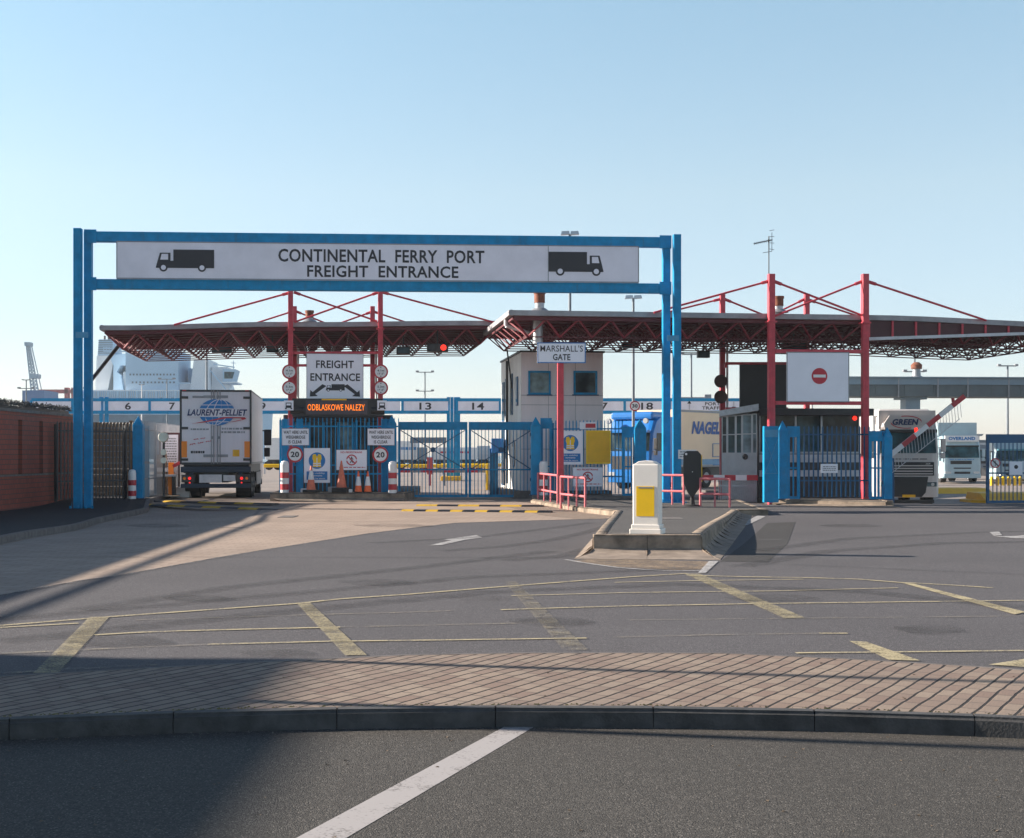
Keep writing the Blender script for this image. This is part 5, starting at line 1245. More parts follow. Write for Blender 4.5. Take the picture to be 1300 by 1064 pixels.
mb.build('script_mark', 'ink_red', t)
mb = MB(); mb.box(-h+.1, .35, .95, h-.1, L, z0-.01); mb.box(-.45, 0.1, .6, .45, L, 1.0); mb.build('chassis', 'dark', t)
mb = MB(); mb.box(-h+.02, .0, .98, h-.02, .16, 1.20, bev=.02); mb.box(-h+.02, .0, .40, h-.02, .12, .56, bev=.02)
for x in (-.9, .9): mb.box(x-.06, .02, .56, x+.06, .14, 1.0)
mb.build('rear_bumper', mat('bumper_navy', (.006, .022, .05), .5), t)
for s in (-1, 1):
    mb = MB(); x = s*(h-.30); mb.box(x-.25, -.03, .62, x+.25, .1, .90, bev=.02); tl = mb.build('tail_light', 'dark', t)
    mb = MB(); mb.disc(x-s*.06, .76, .055, -.05, -.031, 12); mb.disc(x-s*.06, .60, .03, -.02, .0, 10); mb.build('lens', 'tail_red', tl)
    mb = MB(); mb.disc(x+s*.13, .76, .055, -.04, -.031, 12); mb.build('indicator', 'refl_orange', tl)
mb = MB(); mb.box(-.6, -.02, .60, .22, .02, .90); mb.box(.28, -.02, .66, .72, .0, .88); mb.build('number_plate', 'lgrey', t)
for s in (-1, 1):
    for y in (1.6, 2.9, 7.9): wheel(t, s*(h-.22) if y > 4 else s*(h-.36), y, .5, .3 if y > 4 else .58, s)
    mb = MB(); mb.box(min(s*(h-.03), s*h), 3.6, .45, max(s*(h-.03), s*h), 7.1, .95); mb.build('side_guard', 'grey', t)
    mb = MB(); mb.box(s*(h-.35)-.24, 1.0, .25, s*(h-.35)+.24, 1.03, .95); mb.build('mud_flap', 'rubber', t)
mb = MB(); mb.box(-1.22, L+.15, .6, 1.22, L+2.1, 3.3, bev=.08); mb.build('cab', 'truck_grey', t)
mb = MB(); mb.box(1.30, L+1.5, 2.05, 1.62, L+1.62, 2.75, bev=.03); mb.box(1.30, L+1.5, 1.55, 1.56, L+1.62, 1.95, bev=.03); mb.bar((1.2, L+1.56, 2.7), (1.5, L+1.56, 2.7), .05); mb.build('mirror', 'black', t)
mb = MB(); mb.box(h, .3, z1-.06, h+.012, L-.1, z1-.01); mb.box(h, .3, z0+.0, h+.012, L-.1, z0+.08); mb.build('side_rail', 'grey', t)

# --- silver lorry leaving the port
df = Fr(((1153.5-HX)*58.0/F, 58.0, -.5), R(-3)); t = thing('lorry', 'silver lorry facing the camera at the exit barrier with a tall roof deflector', 'lorry', df.loc, df.rot)
st = dict(belt=.30, w0=.55, w1=.83, lamp=.165, visor=True, mirror='truck_grey', lens='glass_lite')
Z = cab(t, 2.46, .40, 3.62, 2.2, 'truck_grey', st)
mb = MB(); pr = [(.20, 3.16), (.16, 3.3), (.33, 3.78), (.9, 4.02), (1.9, 4.04), (1.9, 3.16)]
n = len(pr); v = []
for x, dy in ((-1.2, .25), (-1.0, .06), (-.6, 0), (.6, 0), (1.0, .06), (1.2, .25)): v += [(x, y+dy*(i < 4), z-(.14 if abs(x) > 1.1 and z > 3.7 else 0)) for i, (y, z) in enumerate(pr)]
f = [tuple(range(n)), tuple(range(len(v)-1, len(v)-n-1, -1))]
for k in range(5):
    for i in range(n): f.append((k*n+i, k*n+(i+1) % n, (k+1)*n+(i+1) % n, (k+1)*n+i))
mb.add(v, f); rfd = mb.build('roof_deflector', 'truck_grey', t, bevel=.02)
mb = MB(); mb.cyl((-1.25, .7, 2.9), (-1.25, .75, 3.75), .17, .12, n=12); mb.build('exhaust_shroud', 'lens', t)
mb = MB(); pts = [(-.95, 3.17), (.95, 3.17), (1.0, 3.4), (.85, 3.74), (-.75, 3.74), (-.98, 3.4)]; mb.prism_xz(pts, .10, .5); hp = mb.build('header_panel', 'truck_grey', t)
mb = MB(); cx = -.08; cz = 3.47
for i in range(26):
    a = 2*math.pi*i/26+.2; b = a+2*math.pi/26
    if math.cos(a)*math.sin(a) > -.1 : mb.bar((cx+math.cos(a)*.62, .09, cz+math.sin(a)*.25), (cx+math.cos(b)*.62, .09, cz+math.sin(b)*.25), .006, .035)
mb.build('red_oval', 'ink_red', hp)
lettering(hp, 'GREEN', cx-.56, cz-.12, cx+.50, cz+.13, .082, 'navy', bold=.05, italic=.2)
a = df.p(1131, 585)[1]; dashes(t, -.95, 1.93, .75, 2.0, -.012, 1, 'ink', seed=5)
mb = MB(); mb.box(-1.0, -.01, 1.29, 1.02, .02, 1.84); gr = mb.build('upper_grille', 'black', t)
mb = MB()
for k in (1.36, 1.47, 1.58, 1.69): mb.box(-1.04, -.04, k-.022, .96, -.011, k+.022)
mb.build('grille_slat', 'truck_grey', gr); lettering(gr, 'XF', .66, 1.73, .86, 1.80, -.045, 'lens')
mb = MB(); mb.prism_xz([(-.62, .42), (.52, .42), (.68, .60), (.78, 1.24), (-.90, 1.24), (-.80, .60)], -.02, .03); mb.build('lower_grille', 'black', t)
mb = MB(); mb.box(-.26, -.045, .40, .26, -.021, .51); mb.build('number_plate', 'yellow_sign', t)
mb = MB(); mb.box(-1.15, .3, 1.0, 1.15, 9.0, 3.95); mb.build('box_body', 'truck_grey', t)
mb = MB(); mb.box(-1.0, .6, .55, 1.0, 9.0, 1.0); mb.box(-1.05, .10, .16, 1.05, .2, .30); mb.build('chassis', 'black', t)
for s in (-1, 1):
    for y in (1.3, 5.5): wheel(t, s*1.02, y, .5, .34, s)
# --- pale lorries further back
def front_lorry(lab, px, D, base, rot, body, name_=None, Lb=9.0, Hb=3.92, **kw):
    z0 = CH-(base-HY)*D/F; fr = Fr(((px-HX)*D/F, D, z0), rot); t = thing('lorry', lab, 'lorry', fr.loc, rot)
    st = dict(belt=.30, w0=.47, w1=.75, lamp=.13, visor=False, mirror='truck_pale'); st.update(kw)
    Z = cab(t, 2.4, .30, 3.05, 2.1, body, st)
    if Hb: mb = MB(); mb.box(-1.25, 1.2, 1.1, 1.25, Lb, Hb, bev=.02); mb.build('box_body', body, t)
    mb = MB(); mb.box(-.75, -.012, Z(.33), .6, .02, Z(.41)); mb.box(-.5, -.02, .42, .5, .02, .72); mb.box(-.55, -.014, Z(.22), .55, .02, Z(.25)); mb.build('grille', 'black', t)
    mb = MB(); mb.box(-.3, -.03, .36, .3, -.021, .46); mb.build('number_plate', 'lgrey', t)
    mb = MB(); mb.box(-1.18, -.06, .30, 1.18, .06, .58, bev=.03); mb.build('bumper', body, t)
    mb = MB(); mb.box(-1.0, .5, .5, 1.0, Lb, 1.1); mb.build('chassis', 'black', t)
    if name_:
        mb = MB(); mb.box(-1.08, .10, 2.66, 1.08, .30, 3.05, bev=.02); sg = mb.build('header_sign', 'white', t); lettering(sg, name_, -.85, 2.76, .85, 2.98, .09, 'ink_blue', bold=.05)
        dashes(t, -.85, Z(.425), .75, Z(.455), -.012, 1, 'ink_blue', seed=8)
    for s in (-1, 1):
        for y in (1.2, 6.5): wheel(t, s*.98, y, .48, .34, s)
    return t
front_lorry('pale blue box lorry with OVERLAND over the windscreen, parked beyond the exit', 1221.5, 92, 613, R(-3), 'truck_pale', 'OVERLAND')
front_lorry('white lorry with lit headlights standing behind the far right blue gate', 1286, 101, 614, R(0), 'truck_pale', None, 5.0, 0, glass='glass_teal', lamp=.10, bulb='headlamp', visor=True, visor_m='skin_teal')
front_lorry('dark grey lorry half hidden between the pale blue lorry and the blue gate', 1256, 125, 606, R(-2), 'steel_far', None, 8.0, 3.3)
# --- blue tractor with the beige trailer
nfz = Fr(((797-HX)*67.0/F, 67.0, 0), R(-38)); t = thing('lorry', 'bright blue lorry with a beige trailer entering behind the cabin fence', 'lorry', nfz.loc, nfz.rot)
Z = cab(t, 2.5, .32, 3.45, 2.2, 'truck_blue', dict(belt=.30, w0=.47, w1=.76, lamp=.13, visor=True, visor_m='truck_blue', glass='glass'))
mb = MB()
for s in (-1, 1): mb.cyl((s*1.05, -.12, 3.22), (s*1.05, 0, 3.22), .13, n=14)
mb.build('spot_lamp', 'grey', t)
mb = MB(); mb.box(-1.2, .3, 3.3, 1.2, 1.9, 3.66, bev=.12); mb.build('roof_deflector', 'truck_blue', t)
mb = MB(); mb.box(-.9, -.012, Z(.2), .9, .02, Z(.40)); mb.build('grille', 'black', t)
mb = MB(); mb.box(-1.25, 2.7, 1.12, 1.25, 15.5, 3.82, bev=.02); bxb = mb.build('trailer_body', 'beige', t)
mb = MB(); mb.box(1.252, 2.75, 1.14, 1.262, 15.4, 1.42); mb.build('blue_stripe', mat('stripe_blue', (.15, .32, .50), .5), t)
mb = MB(); mb.box(1.252, 2.72, 3.70, 1.27, 15.4, 3.80); mb.box(1.252, 2.72, 1.04, 1.27, 15.4, 1.12); mb.build('side_rail', 'grey', t)
mb = MB(); mb.box(-1.1, 1.5, .6, 1.1, 15.4, 1.05); mb.build('chassis', 'black', t)
for y in (1.3, 5.2): 
    for s in (-1, 1): wheel(t, s*1.05, y, .5, .34, s)
for y in (11.0, 12.3, 13.6):
    for s in (-1, 1): wheel(t, s*1.05, y, .5, .34, s)
# lettering on the trailer's visible side (local +x side)
cu = lettering(t, 'NAGEL', 0, 0, 1, 1, 0, 'navy_blue', bold=.05, italic=.25)
sx = math.cos(nfz.rot); 
def side_y(px, x=1.27):     # local y on the plane x = const seen at photo column px
    tt = (px-HX)/F; lx, ly, _ = nfz.loc; c, s_ = nfz.c, nfz.s
    return (tt*(ly+x*s_) - lx - x*c)/(-s_ - tt*c)
ya, yb = side_y(878), side_y(914); Y0 = nfz.loc[1]+1.27*nfz.s+ya*nfz.c
zt_ = CH+(HY-534.5)*Y0/F; zb_ = CH+(HY-551)*Y0/F
for v in cu.data.vertices: v.co = Vector((1.272, ya+(yb-ya)*v.co.x, zb_+(zt_-zb_)*v.co.z))
mb = MB(); yc = side_y(905); Yd = nfz.loc[1]+1.27*nfz.s+yc*nfz.c; zz = CH+(HY-571)*Yd/F
for a, b in (((0, .3), (1.6, .3)), ((0, -.35), (1.6, -.35)), ((0, .3), (0, -.35)), ((0, -.5), (1.6, -.5)), ((0, -.75), (1.6, -.75))): mb.bar((1.268, yc+a[0], zz+a[1]), (1.268, yc+b[0], zz+b[1]), .03)
mb.build('line_emblem', 'ink_blue', t)

# ------------------------------------------------------------------ yellow kerbs and bollards on the right
def ykerb(lab, l, r, top, bot, D, z=-.3):
    a = (l-HX)*D/F; b = (r-HX)*D/F; H = (bot-top)*D/F; zb = CH-(bot-HY)*D/F
    t = MB(); q = (bot-HY)/(CH-zb); t.prism_yz([(D, zb-.3), (D, zb+.04), (D+.9, zb+.34), (D+2.6, zb+.36), (D+3, zb-.3)], a+.2, b); t.prism_xy([(a-.25, D+.6), (a+.199, D), (a+.199, D+3), (a-.25, D+2.2)], zb-.3, zb+.05)
    o = t.build('yellow_kerb', 'kerb_yellow'); props(o, lab, 'kerb')
ykerb('long yellow painted kerb right of the silver lorry', 1186, 1262, 622.5, 629, 74)
ykerb('nearer yellow painted kerb seen through the far right gate', 1246, 1360, 626.5, 637, 61)
for i in range(8):
    px = 1259+i*7.2; D = 71; z = CH-(616.5-HY)*D/F; o = MB().cyl((0,0,0), (0,0,.40), .085, n=14).cyl((0,0,.40), (0,0,.46), .085, .03, n=14).build('yellow_bollard', 'yellow'); o.location = ((px-HX)*D/F, D, z)
    props(o, 'short yellow bollard in the row behind the far right gate', 'bollard', 'short yellow bollards in a row')
Q = Fr((WX(1270, 48.25)[0], 48.25, 0), 0)
t, W, H = signbox(Q, 1281.5, 586, 1298, 603, 0, 'sign_white', 'small_notice', 'pale square notice hung on the far right blue gate', group=None)
mb = MB(); mb.disc(0, H*.6, H*.15, -.006, -.001, 12); mb.build('symbol', 'ink', t)
t = roundsign(Q, 1263.5, 588, 6.3, 0, None, None, 'round no pedestrians sign hung on the far right blue gate', ring='ink_red')
mb = MB(); mb.bar((-.1, -.006, .1), (.1, -.006, -.1), .004, .04); mb.bar((0, -.006, .09), (0, -.006, -.1), .004, .05); mb.build('symbol', 'ink', t)

# ------------------------------------------------------------------ number gantry over the lanes
ND = 90.0
def lane_gantry(lab, l, r, panels, posts, postbase, ybar=(506, 523)):
    fr = Fr((WX((l+r)/2, ND)[0], ND, 0), 0); t = thing('lane_gantry', lab, 'gantry', fr.loc, 0, 'blue lane number gantries')
    x0, z0, x1, z1 = fr.r(l, ybar[0], r, ybar[1])
    mb = MB(); mb.box(x0, 0, z1-.18, x1, .2, z1+.02); mb.box(x0, 0, z0-.12, x1, .2, z0+.08); mb.build('beam', 'blue', t)
    for a, b, s in panels:
        xa = fr.p(a, 500)[0]; xb = fr.p(b, 500)[0]; mb = MB(); mb.box(xa, .02, z0+.08, xb, .10, z1-.18); pn = mb.build('number_panel', 'sign_face', t)
        mb = MB(); mb.box(xa-.08, -.01, z0-.02, xa+.08, .12, z1-.1); mb.build('divider', 'blue', t)
        c = (a+b)/2
        if s and isinstance(s, str):
            w = 4.0*len(s); q = fr.r(c-w*.95, 511.2, c+w*.95, 520.2) ; lettering(pn, s, q[0], q[1], q[2], q[3], .01, 'ink', bold=.02)
        elif s:
            for body, bb in s: q = fr.r(*bb); lettering(pn, body, q[0], q[1], q[2], q[3], .01, 'ink')
    for px in posts:
        x = fr.p(px, 500)[0]; mb = MB(); mb.box(x-.1, .2, 0, x+.1, .42, z1+.1); mb.build('post', 'blue', t)
    return t, fr
lane_gantry('left lane number gantry with panels 6 to 13 behind the white lorry', 40, 570, [(40, 92, None), (92, 128, None), (136, 189, '6'), (190, 247, '7'), (248, 304, '8'), (305, 362, '9'), (363, 419, '10'), (420, 476, '11'), (477, 508, None), (511, 569, '13')], (127, 134, 569, 573.5), 610)
lane_gantry('middle lane number gantry with panels 14 and 17 and 18', 578, 846, [(580, 634, '14'), (635, 690, '15'), (690, 736, '16'), (737, 791, '17'), (793, 850, '18')], (578, 582), 610)
t, fr = lane_gantry('right gantry panel reading PORT TRAFFIC between two arrows', 850, 939, [(850, 939, [('PORT', (895, 510.6, 914, 514.8)), ('TRAFFIC', (891, 516, 921, 520))])], (942,), 610)
mb = MB()
for px, s in ((875, 1), (931.5, -1)):
    x, z = fr.p(px, 514.5); mb.bar((x, .005, z-.28), (x, .005, z+.28), .01, .05); mb.prism_xz([(x-.13, z+s*.10), (x+.13, z+s*.10), (x, z+s*.30)], .002, .012)
mb.build('arrow', 'ink', t)
a = WX(560, 89.5); b = WX(585, 89.5); mb = MB(); mb.box(a[0], 89, 0, b[0], 92, .28, bev=.03); o = mb.build('post_plinth', 'yellow_sign'); props(o, 'low yellow plinth under the lane gantry posts behind the gates', 'plinth')

# ------------------------------------------------------------------ lamp masts
def mast(px, top, D, lab, heads, w=.11, tiers=None, z0=0, m='steel_far', base=None):
    X = (px-HX)*D/F; H = CH+(HY-top)*D/F - z0; t = thing('lamp_mast', lab, 'lamp mast', (X, D, z0), 0, 'floodlight masts in the port')
    mb = MB(); mb.cyl((0,0,0), (0,0,H), w, w*.6, n=10); mb.build('pole', m, t)
    for k, (dz, sp) in enumerate(heads):
        z = H-dz; mb = MB(); mb.bar((-sp, 0, z-.05), (sp, 0, z-.05), w*.8)
        for s in (-1, 1): mb.box(s*sp-sp*.20, -.2, z-.08*sp, s*sp+sp*.20, .2, z+.15*sp, bev=.03)
        mb.build('lamp_head', 'grey', t)
    return t
def dual(px, top, D, lab):
    X = (px-HX)*D/F; H = CH+(HY-top)*D/F; t = thing('lamp_mast', lab, 'lamp mast', (X, D, 0), 0, 'floodlight masts in the port')
    mb = MB(); mb.cyl((0,0,0), (0,0,H), .08, .055, n=10); mb.build('pole', 'steel_far', t)
    for s in (-1, 1):
        mb = MB(); mb.add([Vector(v)*.62+Vector((s*.2, 0, H+.05)) for v in [(-.32,-.18,-.12),(.32,-.18,-.08),(.32,.18,-.08),(-.32,.18,-.12),(-.26,-.15,.14),(.26,-.15,.16),(.26,.15,.16),(-.26,.15,.14)]], [(0,3,2,1),(4,5,6,7),(0,1,5,4),(1,2,6,5),(2,3,7,6),(3,0,4,7)]); mb.build('lamp_head', 'lens', t)
dual(723.5, 298, 62, 'lamp mast rising behind the big gantry sign')
dual(804, 379, 66, 'lamp mast left of the right gantry columns')
roundsign(Fr((WX(806, 65.5)[0], 65.5, 0), 0), 806, 515.5, 6.5, 0, None, None, 'round 30 speed limit sign on the mast below panel 18', big='30')
mast(539.5, 472, 150, 'distant triple-tier floodlight mast above panel 13', [(0, .8), (2.0, .8), (4.0, .8)])
mast(877.5, 449, 95, 'floodlight mast right of the right gantry columns', [(0, .6), (2.9, 1.1)], w=.1)
mast(1161, 449, 130, 'floodlight mast with three tiers beside the overpass cowl', [(0, .7), (1.6, .9), (3.4, .9)], w=.14)
mast(1279, 464, 150, 'floodlight mast with three tiers near the right edge', [(0, .9), (1.5, .9), (3.0, .9)], w=.16)
mast(33.5, 482, 200, 'distant two-tier floodlight mast above the brick wall', [(0, .5), (1.2, 1.0), (4.4, 1.0)], w=.14)
mast(262.5, 440, 95, 'plain dark mast in front of the ferry behind the white lorry', [(0, .15)], w=.10)
mast(212, 481, 180, 'distant floodlight mast in front of the ferry deck', [(0, .9), (2.5, .7), (4.0, .5)], w=.1)
mast(1241, 552, 260, 'far lattice-topped mast between lorries on the right', [(0, .8), (2.5, 1.6)], w=.5)
mast(180, 488, 180, 'slim white mast in front of the ferry hull', [(0, .3)], w=.10, m='white')
# ------------------------------------------------------------------ overpass
OD = 105.0
t = thing('overpass', 'grey elevated vehicle walkway crossing behind the exit lanes on the right', 'overpass', (WX(1200, OD)[0], OD, 0), R(4))
of = Fr(t.location[:], R(4)); x0 = of.p(1000, 490)[0]; x1 = of.p(1420, 490)[0]
z = lambda py: of.p(1200, py)[1]
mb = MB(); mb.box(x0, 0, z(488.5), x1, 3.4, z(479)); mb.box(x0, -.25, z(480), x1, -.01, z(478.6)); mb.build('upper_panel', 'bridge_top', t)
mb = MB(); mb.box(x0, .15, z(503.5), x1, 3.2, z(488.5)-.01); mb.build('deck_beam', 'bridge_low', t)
mb = MB()
x = x0
while x < x1: mb.box(x, .10, z(503), x+.10, .148, z(489)); x += 2.2
mb.build('stiffener', 'bridge_low', t)
for px in (1165, 1400): 
    x = of.p(px, 500)[0]; mb = MB(); mb.box(x-.55, 1.0, -.5, x+.55, 2.2, z(503.5)-.01); mb.box(x-1.0, .8, z(506.5), x+1.0, 2.4, z(503.5)-.012); mb.build('pier', 'bridge_top', t)
for px in (1140, 1190, 1228, 1280):
    x = of.p(px, 500)[0]; mb = MB(); mb.box(x, -.02, z(504.5), x+.08, .09, z(480)); mb.build('drain_pipe', 'grey', t)
x, zz = of.p(1172.5, 479); c = wpt(of, x, 1.5)
t = thing('flue', 'silver ventilation cowl standing on the overpass', 'flue', (c[0], c[1], zz), 0)
mb = MB(); mb.cyl((0,0,0), (0,0,.7), .34, .28, n=14); mb.cyl((0,0,.0), (0,0,.16), .62, .4, n=14); mb.build('pipe', 'grey', t); mb = MB(); mb.cyl((0,0,.7), (0,0,1.0), .40, .42, n=14); mb.cyl((0,0,1.0), (0,0,1.2), .42, .2, n=14); mb.build('cowl', 'rust', t)

# ------------------------------------------------------------------ ferry
FD = 290.0; ff = Fr((WX(190, FD)[0], FD, 0), R(3))
t = thing('ferry', 'large pale ferry berthed beyond the yard, with funnel and bridge wing', 'ship', ff.loc, ff.rot)
def fp(px, py, yo=0): return ff.p(px, py, yo)
def slab(name, pts, y0, y1, m, par=None): mb = MB(); mb.prism_xz([fp(*p, 0) for p in pts], y0, y1); return mb.build(name, m, par or t)
slab('hull', [(98, 506), (330, 506), (326, 583), (98, 583)], 0, 24, 'ship')
slab('upper_deck', [(98, 495), (262, 495), (262, 506), (98, 506)], .3, 23, 'ship_white')
mb = MB()
for i in range(66):
    x, z1_ = fp(99+i*2.45, 496.5); mb.box(x, .0, fp(150, 506)[1], x+(.16 if i % 5 else .5), .28, z1_)
mb.build('deck_stanchions', 'ship', t)
slab('funnel_base', [(112, 495), (114, 449), (137, 449), (128, 495)], 6, 14, 'ship_white')
fn = slab('funnel', [(115, 448.8), (117, 428), (133, 428), (137, 448.8)], 6, 14, 'ship')
mb = MB()
for i in range(8): zz = fp(125, 430+i*2.3)[1]; mb.box(fp(116.5, 440)[0]-.1, 5.9, zz, fp(135, 440)[0], 5.99, zz+.12)
mb.build('louvres', 'steel_far', fn)
for px in (120, 126.5): 
    x, z_ = fp(px, 428); mb = MB(); mb.cyl((x, 9, z_-.2), (x, 9, z_+1.0), .42 if px > 121 else .22, n=12); mb.build('exhaust_pipe', 'dark', fn)
slab('deckhouse', [(137, 495), (137, 462), (131, 449), (157, 446), (157, 462), (146, 462), (141, 470), (146, 474), (150, 495)], 5, 15, 'ship')
slab('deckhouse', [(157, 495), (157, 444), (224, 444), (224, 495)], 2, 17, 'ship')
slab('deckhouse', [(146, 495), (147, 470), (157, 468), (157, 495)], 7, 15, 'ship_white')
slab('deckhouse', [(224, 495), (224, 486), (240, 486), (240, 495)], 4, 17, 'ship_white')
slab('deckhouse', [(238, 495), (243, 455), (262, 455), (264, 495)], 3, 15, 'ship_white')
slab('deckhouse', [(228, 482), (228, 464), (241, 464), (241, 482)], 10, 17, 'ship')
slab('bridge_wing_support', [(264, 495), (264, 464), (284, 464), (284, 484), (288, 495)], 5, 13, 'ship_white')
wh = slab('wheelhouse', [(281, 484), (281, 468), (297, 468), (293, 484)], 2, 9, 'ship')
slab('wheelhouse_glass', [(283, 480), (283, 471.5), (296, 471.5), (293.5, 480)], 1.9, 1.99, 'glass_teal', wh)
slab('bridge_deck', [(279, 486), (279, 484.2), (299, 484.2), (299, 486)], 1.5, 10, 'ship_white')
mb = MB()
for a, b in (((130, 441.5), (160, 443)), ((130, 445), (160, 446)), ((270, 462), (297, 466)), ((266, 470), (286, 494)), ((224, 486), (240, 486)), ((160, 440), (238, 440)), ((160, 442), (238, 442))):
    p = fp(*a); q = fp(*b); mb.bar((p[0], 1.2, p[1]), (q[0], 1.2, q[1]), .22)
for i in range(30): p = fp(130+i*3.6, 440); mb.bar((p[0], 1.2, p[1]), (p[0], 1.2, p[1]-.9), .12)
p = fp(292, 467); mb.bar((p[0], 5, p[1]), (p[0], 5, p[1]+1.8), .14); mb.bar((p[0]-.5, 5, p[1]+1.3), (p[0]+.5, 5, p[1]+1.3), .12)
mb.build('railings', 'ship', t)
mb = MB()
for i in range(14): x, z_ = fp(162+i*4.3, 476); mb.box(x, 1.9, z_, x+.28, 1.99, z_+.35); 
for i in range(12): x, z_ = fp(165+i*4.8, 486); mb.box(x, 1.9, z_, x+.28, 1.99, z_+.35)
mb.build('portholes', 'steel_far', t)
mb = MB(); p = fp(100, 490); 
# mooring/stay line from the canopy corner down to the left gantry area
a = cf.p(152, 440, 2.0); c0 = wpt(cf, a[0], 2.0); e = WP(108, 493, 49.6)
st_ = MB(); st_.cyl((c0[0], c0[1], 5.75), e, .07, n=8); o = st_.build('stay_cable', 'black'); props(o, 'thick black stay running from the canopy corner down behind the left gantry column', 'cable')

# ------------------------------------------------------------------ cranes and far port things
CD = 420.0; k = CD/F
def WPx(px, py, D=CD): return Vector(((px-HX)*D/F, D, CH+(HY-py)*D/F))
t = thing('dock_crane', 'tall lattice dock crane jib far away above the brick wall', 'crane', WPx(50, 500), 0); o0 = WPx(50, 500)
mb = MB(); n = 14
for s in (0, 1):
    p0 = WPx(40+s*9, 497)-o0; p1 = WPx(33.5+s*4, 436)-o0
    mb.bar(p0, p1, .35); mb.bar(p0+Vector((0, 3, 0)), p1+Vector((0, 1.5, 0)), .3)
for i in range(n):
    a = (WPx(40, 497)-o0).lerp(WPx(33.5, 436)-o0, i/n); b = (WPx(49, 497)-o0).lerp(WPx(37.5, 436)-o0, (i+1)/n); c = (WPx(40, 497)-o0).lerp(WPx(33.5, 436)-o0, (i+1)/n); d_ = (WPx(49, 497)-o0).lerp(WPx(37.5, 436)-o0, i/n)
    mb.bar(a, b, .2); mb.bar(d_, c, .2); mb.bar(c, b, .2)
mb.build('jib', 'crane', t)
mb = MB(); p = WPx(35.5, 436)-o0; mb.box(p.x-.7, -1, p.z-.8, p.x+.9, 2, p.z+.3); p = WPx(44, 477)-o0; mb.box(p.x-1.2, -1, p.z-.8, p.x+1.3, 2, p.z+.4); mb.build('jib_head', 'crane', t)
mb = MB(); p = WPx(50, 505)-o0; mb.box(p.x-4, -3, p.z-18, p.x+3, 5, p.z+2); mb.build('cab_house', 'far_blue', t)
t = thing('gantry_crane', 'distant red gantry crane beam above the brick wall', 'crane', WPx(72, 500), 0); o0 = WPx(72, 500)
mb = MB(); a = WPx(50, 498)-o0; b = WPx(96, 494.5)-o0; mb.box(a.x, 0, a.z-.3, b.x, 2, b.z); mb.build('beam', 'far_red', t)
for px in (84, 92.5, 52): a = WPx(px, 505)-o0; mb = MB(); mb.box(a.x-.5, 0, a.z-18, a.x+.6, 2, a.z+(3.0 if px != 52 else 1)); mb.build('leg', 'far_red', t)
def farbox(name, lab, l, tp, r, bt, D, dep, m, cat, extra=None):
    a = WPx(l, bt, D); b = WPx(r, tp, D); o = MB(); o.box(0, 0, 0, b.x-a.x, dep, b.z-a.z); o.box(.05, -.05, (b.z-a.z)-.15, b.x-a.x-.05, dep*.9, (b.z-a.z)+.1); 
    for i in range(1, int((b.x-a.x)/1.5)): o.box(i*1.5, -.06, .1, i*1.5+.1, -.001, b.z-a.z-.2)
    q = o.build(name, m); q.location = a; props(q, lab, cat); return q
farbox('port_shed', 'blue and white port building beside the distant crane', 33, 496, 56, 525, 380, 12, 'far_blue', 'building')
farbox('port_shed', 'long low pale shed below the lane gantry behind the timber fence', 60, 527, 245, 583, 240, 12, 'bridge_top', 'building')
# parked trailers far in the yard
def far_trailer(lab, l, r, tp, bt, D, m='white', words=None, wm_='ink_red'):
    a = WPx(l, bt, D); b = WPx(r, tp, D); L = b.x-a.x; H = CH+(HY-tp)*D/F; t = thing('parked_trailer', lab, 'trailer', (a.x, D, 0), 0, 'white trailers parked across the far yard')
    mb = MB(); mb.box(0, 0, 1.1, L, 2.5, H, bev=.04); bd = mb.build('body', m, t)
    mb = MB(); mb.box(.2, .3, .75, L-.2, 2.2, 1.1); mb.build('chassis', 'dark', t)
    for x in (L*.78, L*.86, L*.2):
        mb = MB(); mb.cyl((x, .1, .5), (x, .45, .5), .5, n=14); mb.build('wheel', 'rubber', t)
    if words: dashes(bd, L*.12, 1.1+(H-1.1)*.45, L*.9, 1.1+(H-1.1)*.75, -.02, 1, wm_, seed=int(l))
far_trailer('white trailer just right of the white lorry', 337, 357, 556, 590, 150)
far_trailer('white trailer with faint blue script behind the left gate leaf', 503, 531, 560, 592, 150, words=1, wm_='ink_blue')
far_trailer('long white trailer with red letters behind both gate leaves', 548, 606, 568, 592, 150, words=1)
far_trailer('grey trailer end with a red emblem behind the right gate leaf', 605, 622, 566, 592, 152, m='lgrey')
far_trailer('grey container trailer behind the left gate leaf', 529, 541, 568, 590, 149, m='steel_far')
# yellow crash barriers in the yard
def crash(lab, l, r, py, D, m='yellow'):
    a = WX(l, D); b = WX(r, D); t = thing('crash_barrier', lab, 'barrier', (a[0], D, 0), 0, 'yellow crash barriers in the yard'); L = b[0]-a[0]
    mb = MB(); mb.prism_yz([(0, .55), (-.08, .62), (0, .70), (-.08, .78), (0, .85), (.03, .85), (.03, .55)], 0, L); mb.build('rail', m, t)
    mb = MB(); 
    for i in range(int(L/2)+1): mb.box(i*2, .04, 0, i*2+.12, .16, .85)
    mb.build('posts', 'lgrey', t)
crash('yellow crash barrier right of the white lorry before the trailers', 335, 358, 0, 120)
crash('yellow crash barrier behind the closed gates before the trailers', 500, 628, 0, 118)
crash('farther yellow crash barrier behind the closed gates', 560, 640, 0, 128)
t = thing('machine_post', 'blue machine post beside the beige cabin seen through the gates', 'machine', (*WX(627, 58), 0), 0)
mb = MB(); mb.box(-.18, -.2, 0, .18, .2, 1.9, bev=.02); mb.build('post', 'blue_dark', t); mb = MB(); mb.box(-.1, -.4, 1.7, .4, .1, 2.3, bev=.03); mb.build('head', 'truck_blue', t)
t = thing('lane_marker', 'red booth with a small gantry behind the left gate leaf', 'booth', (*WX(545, 75), 0), 0)
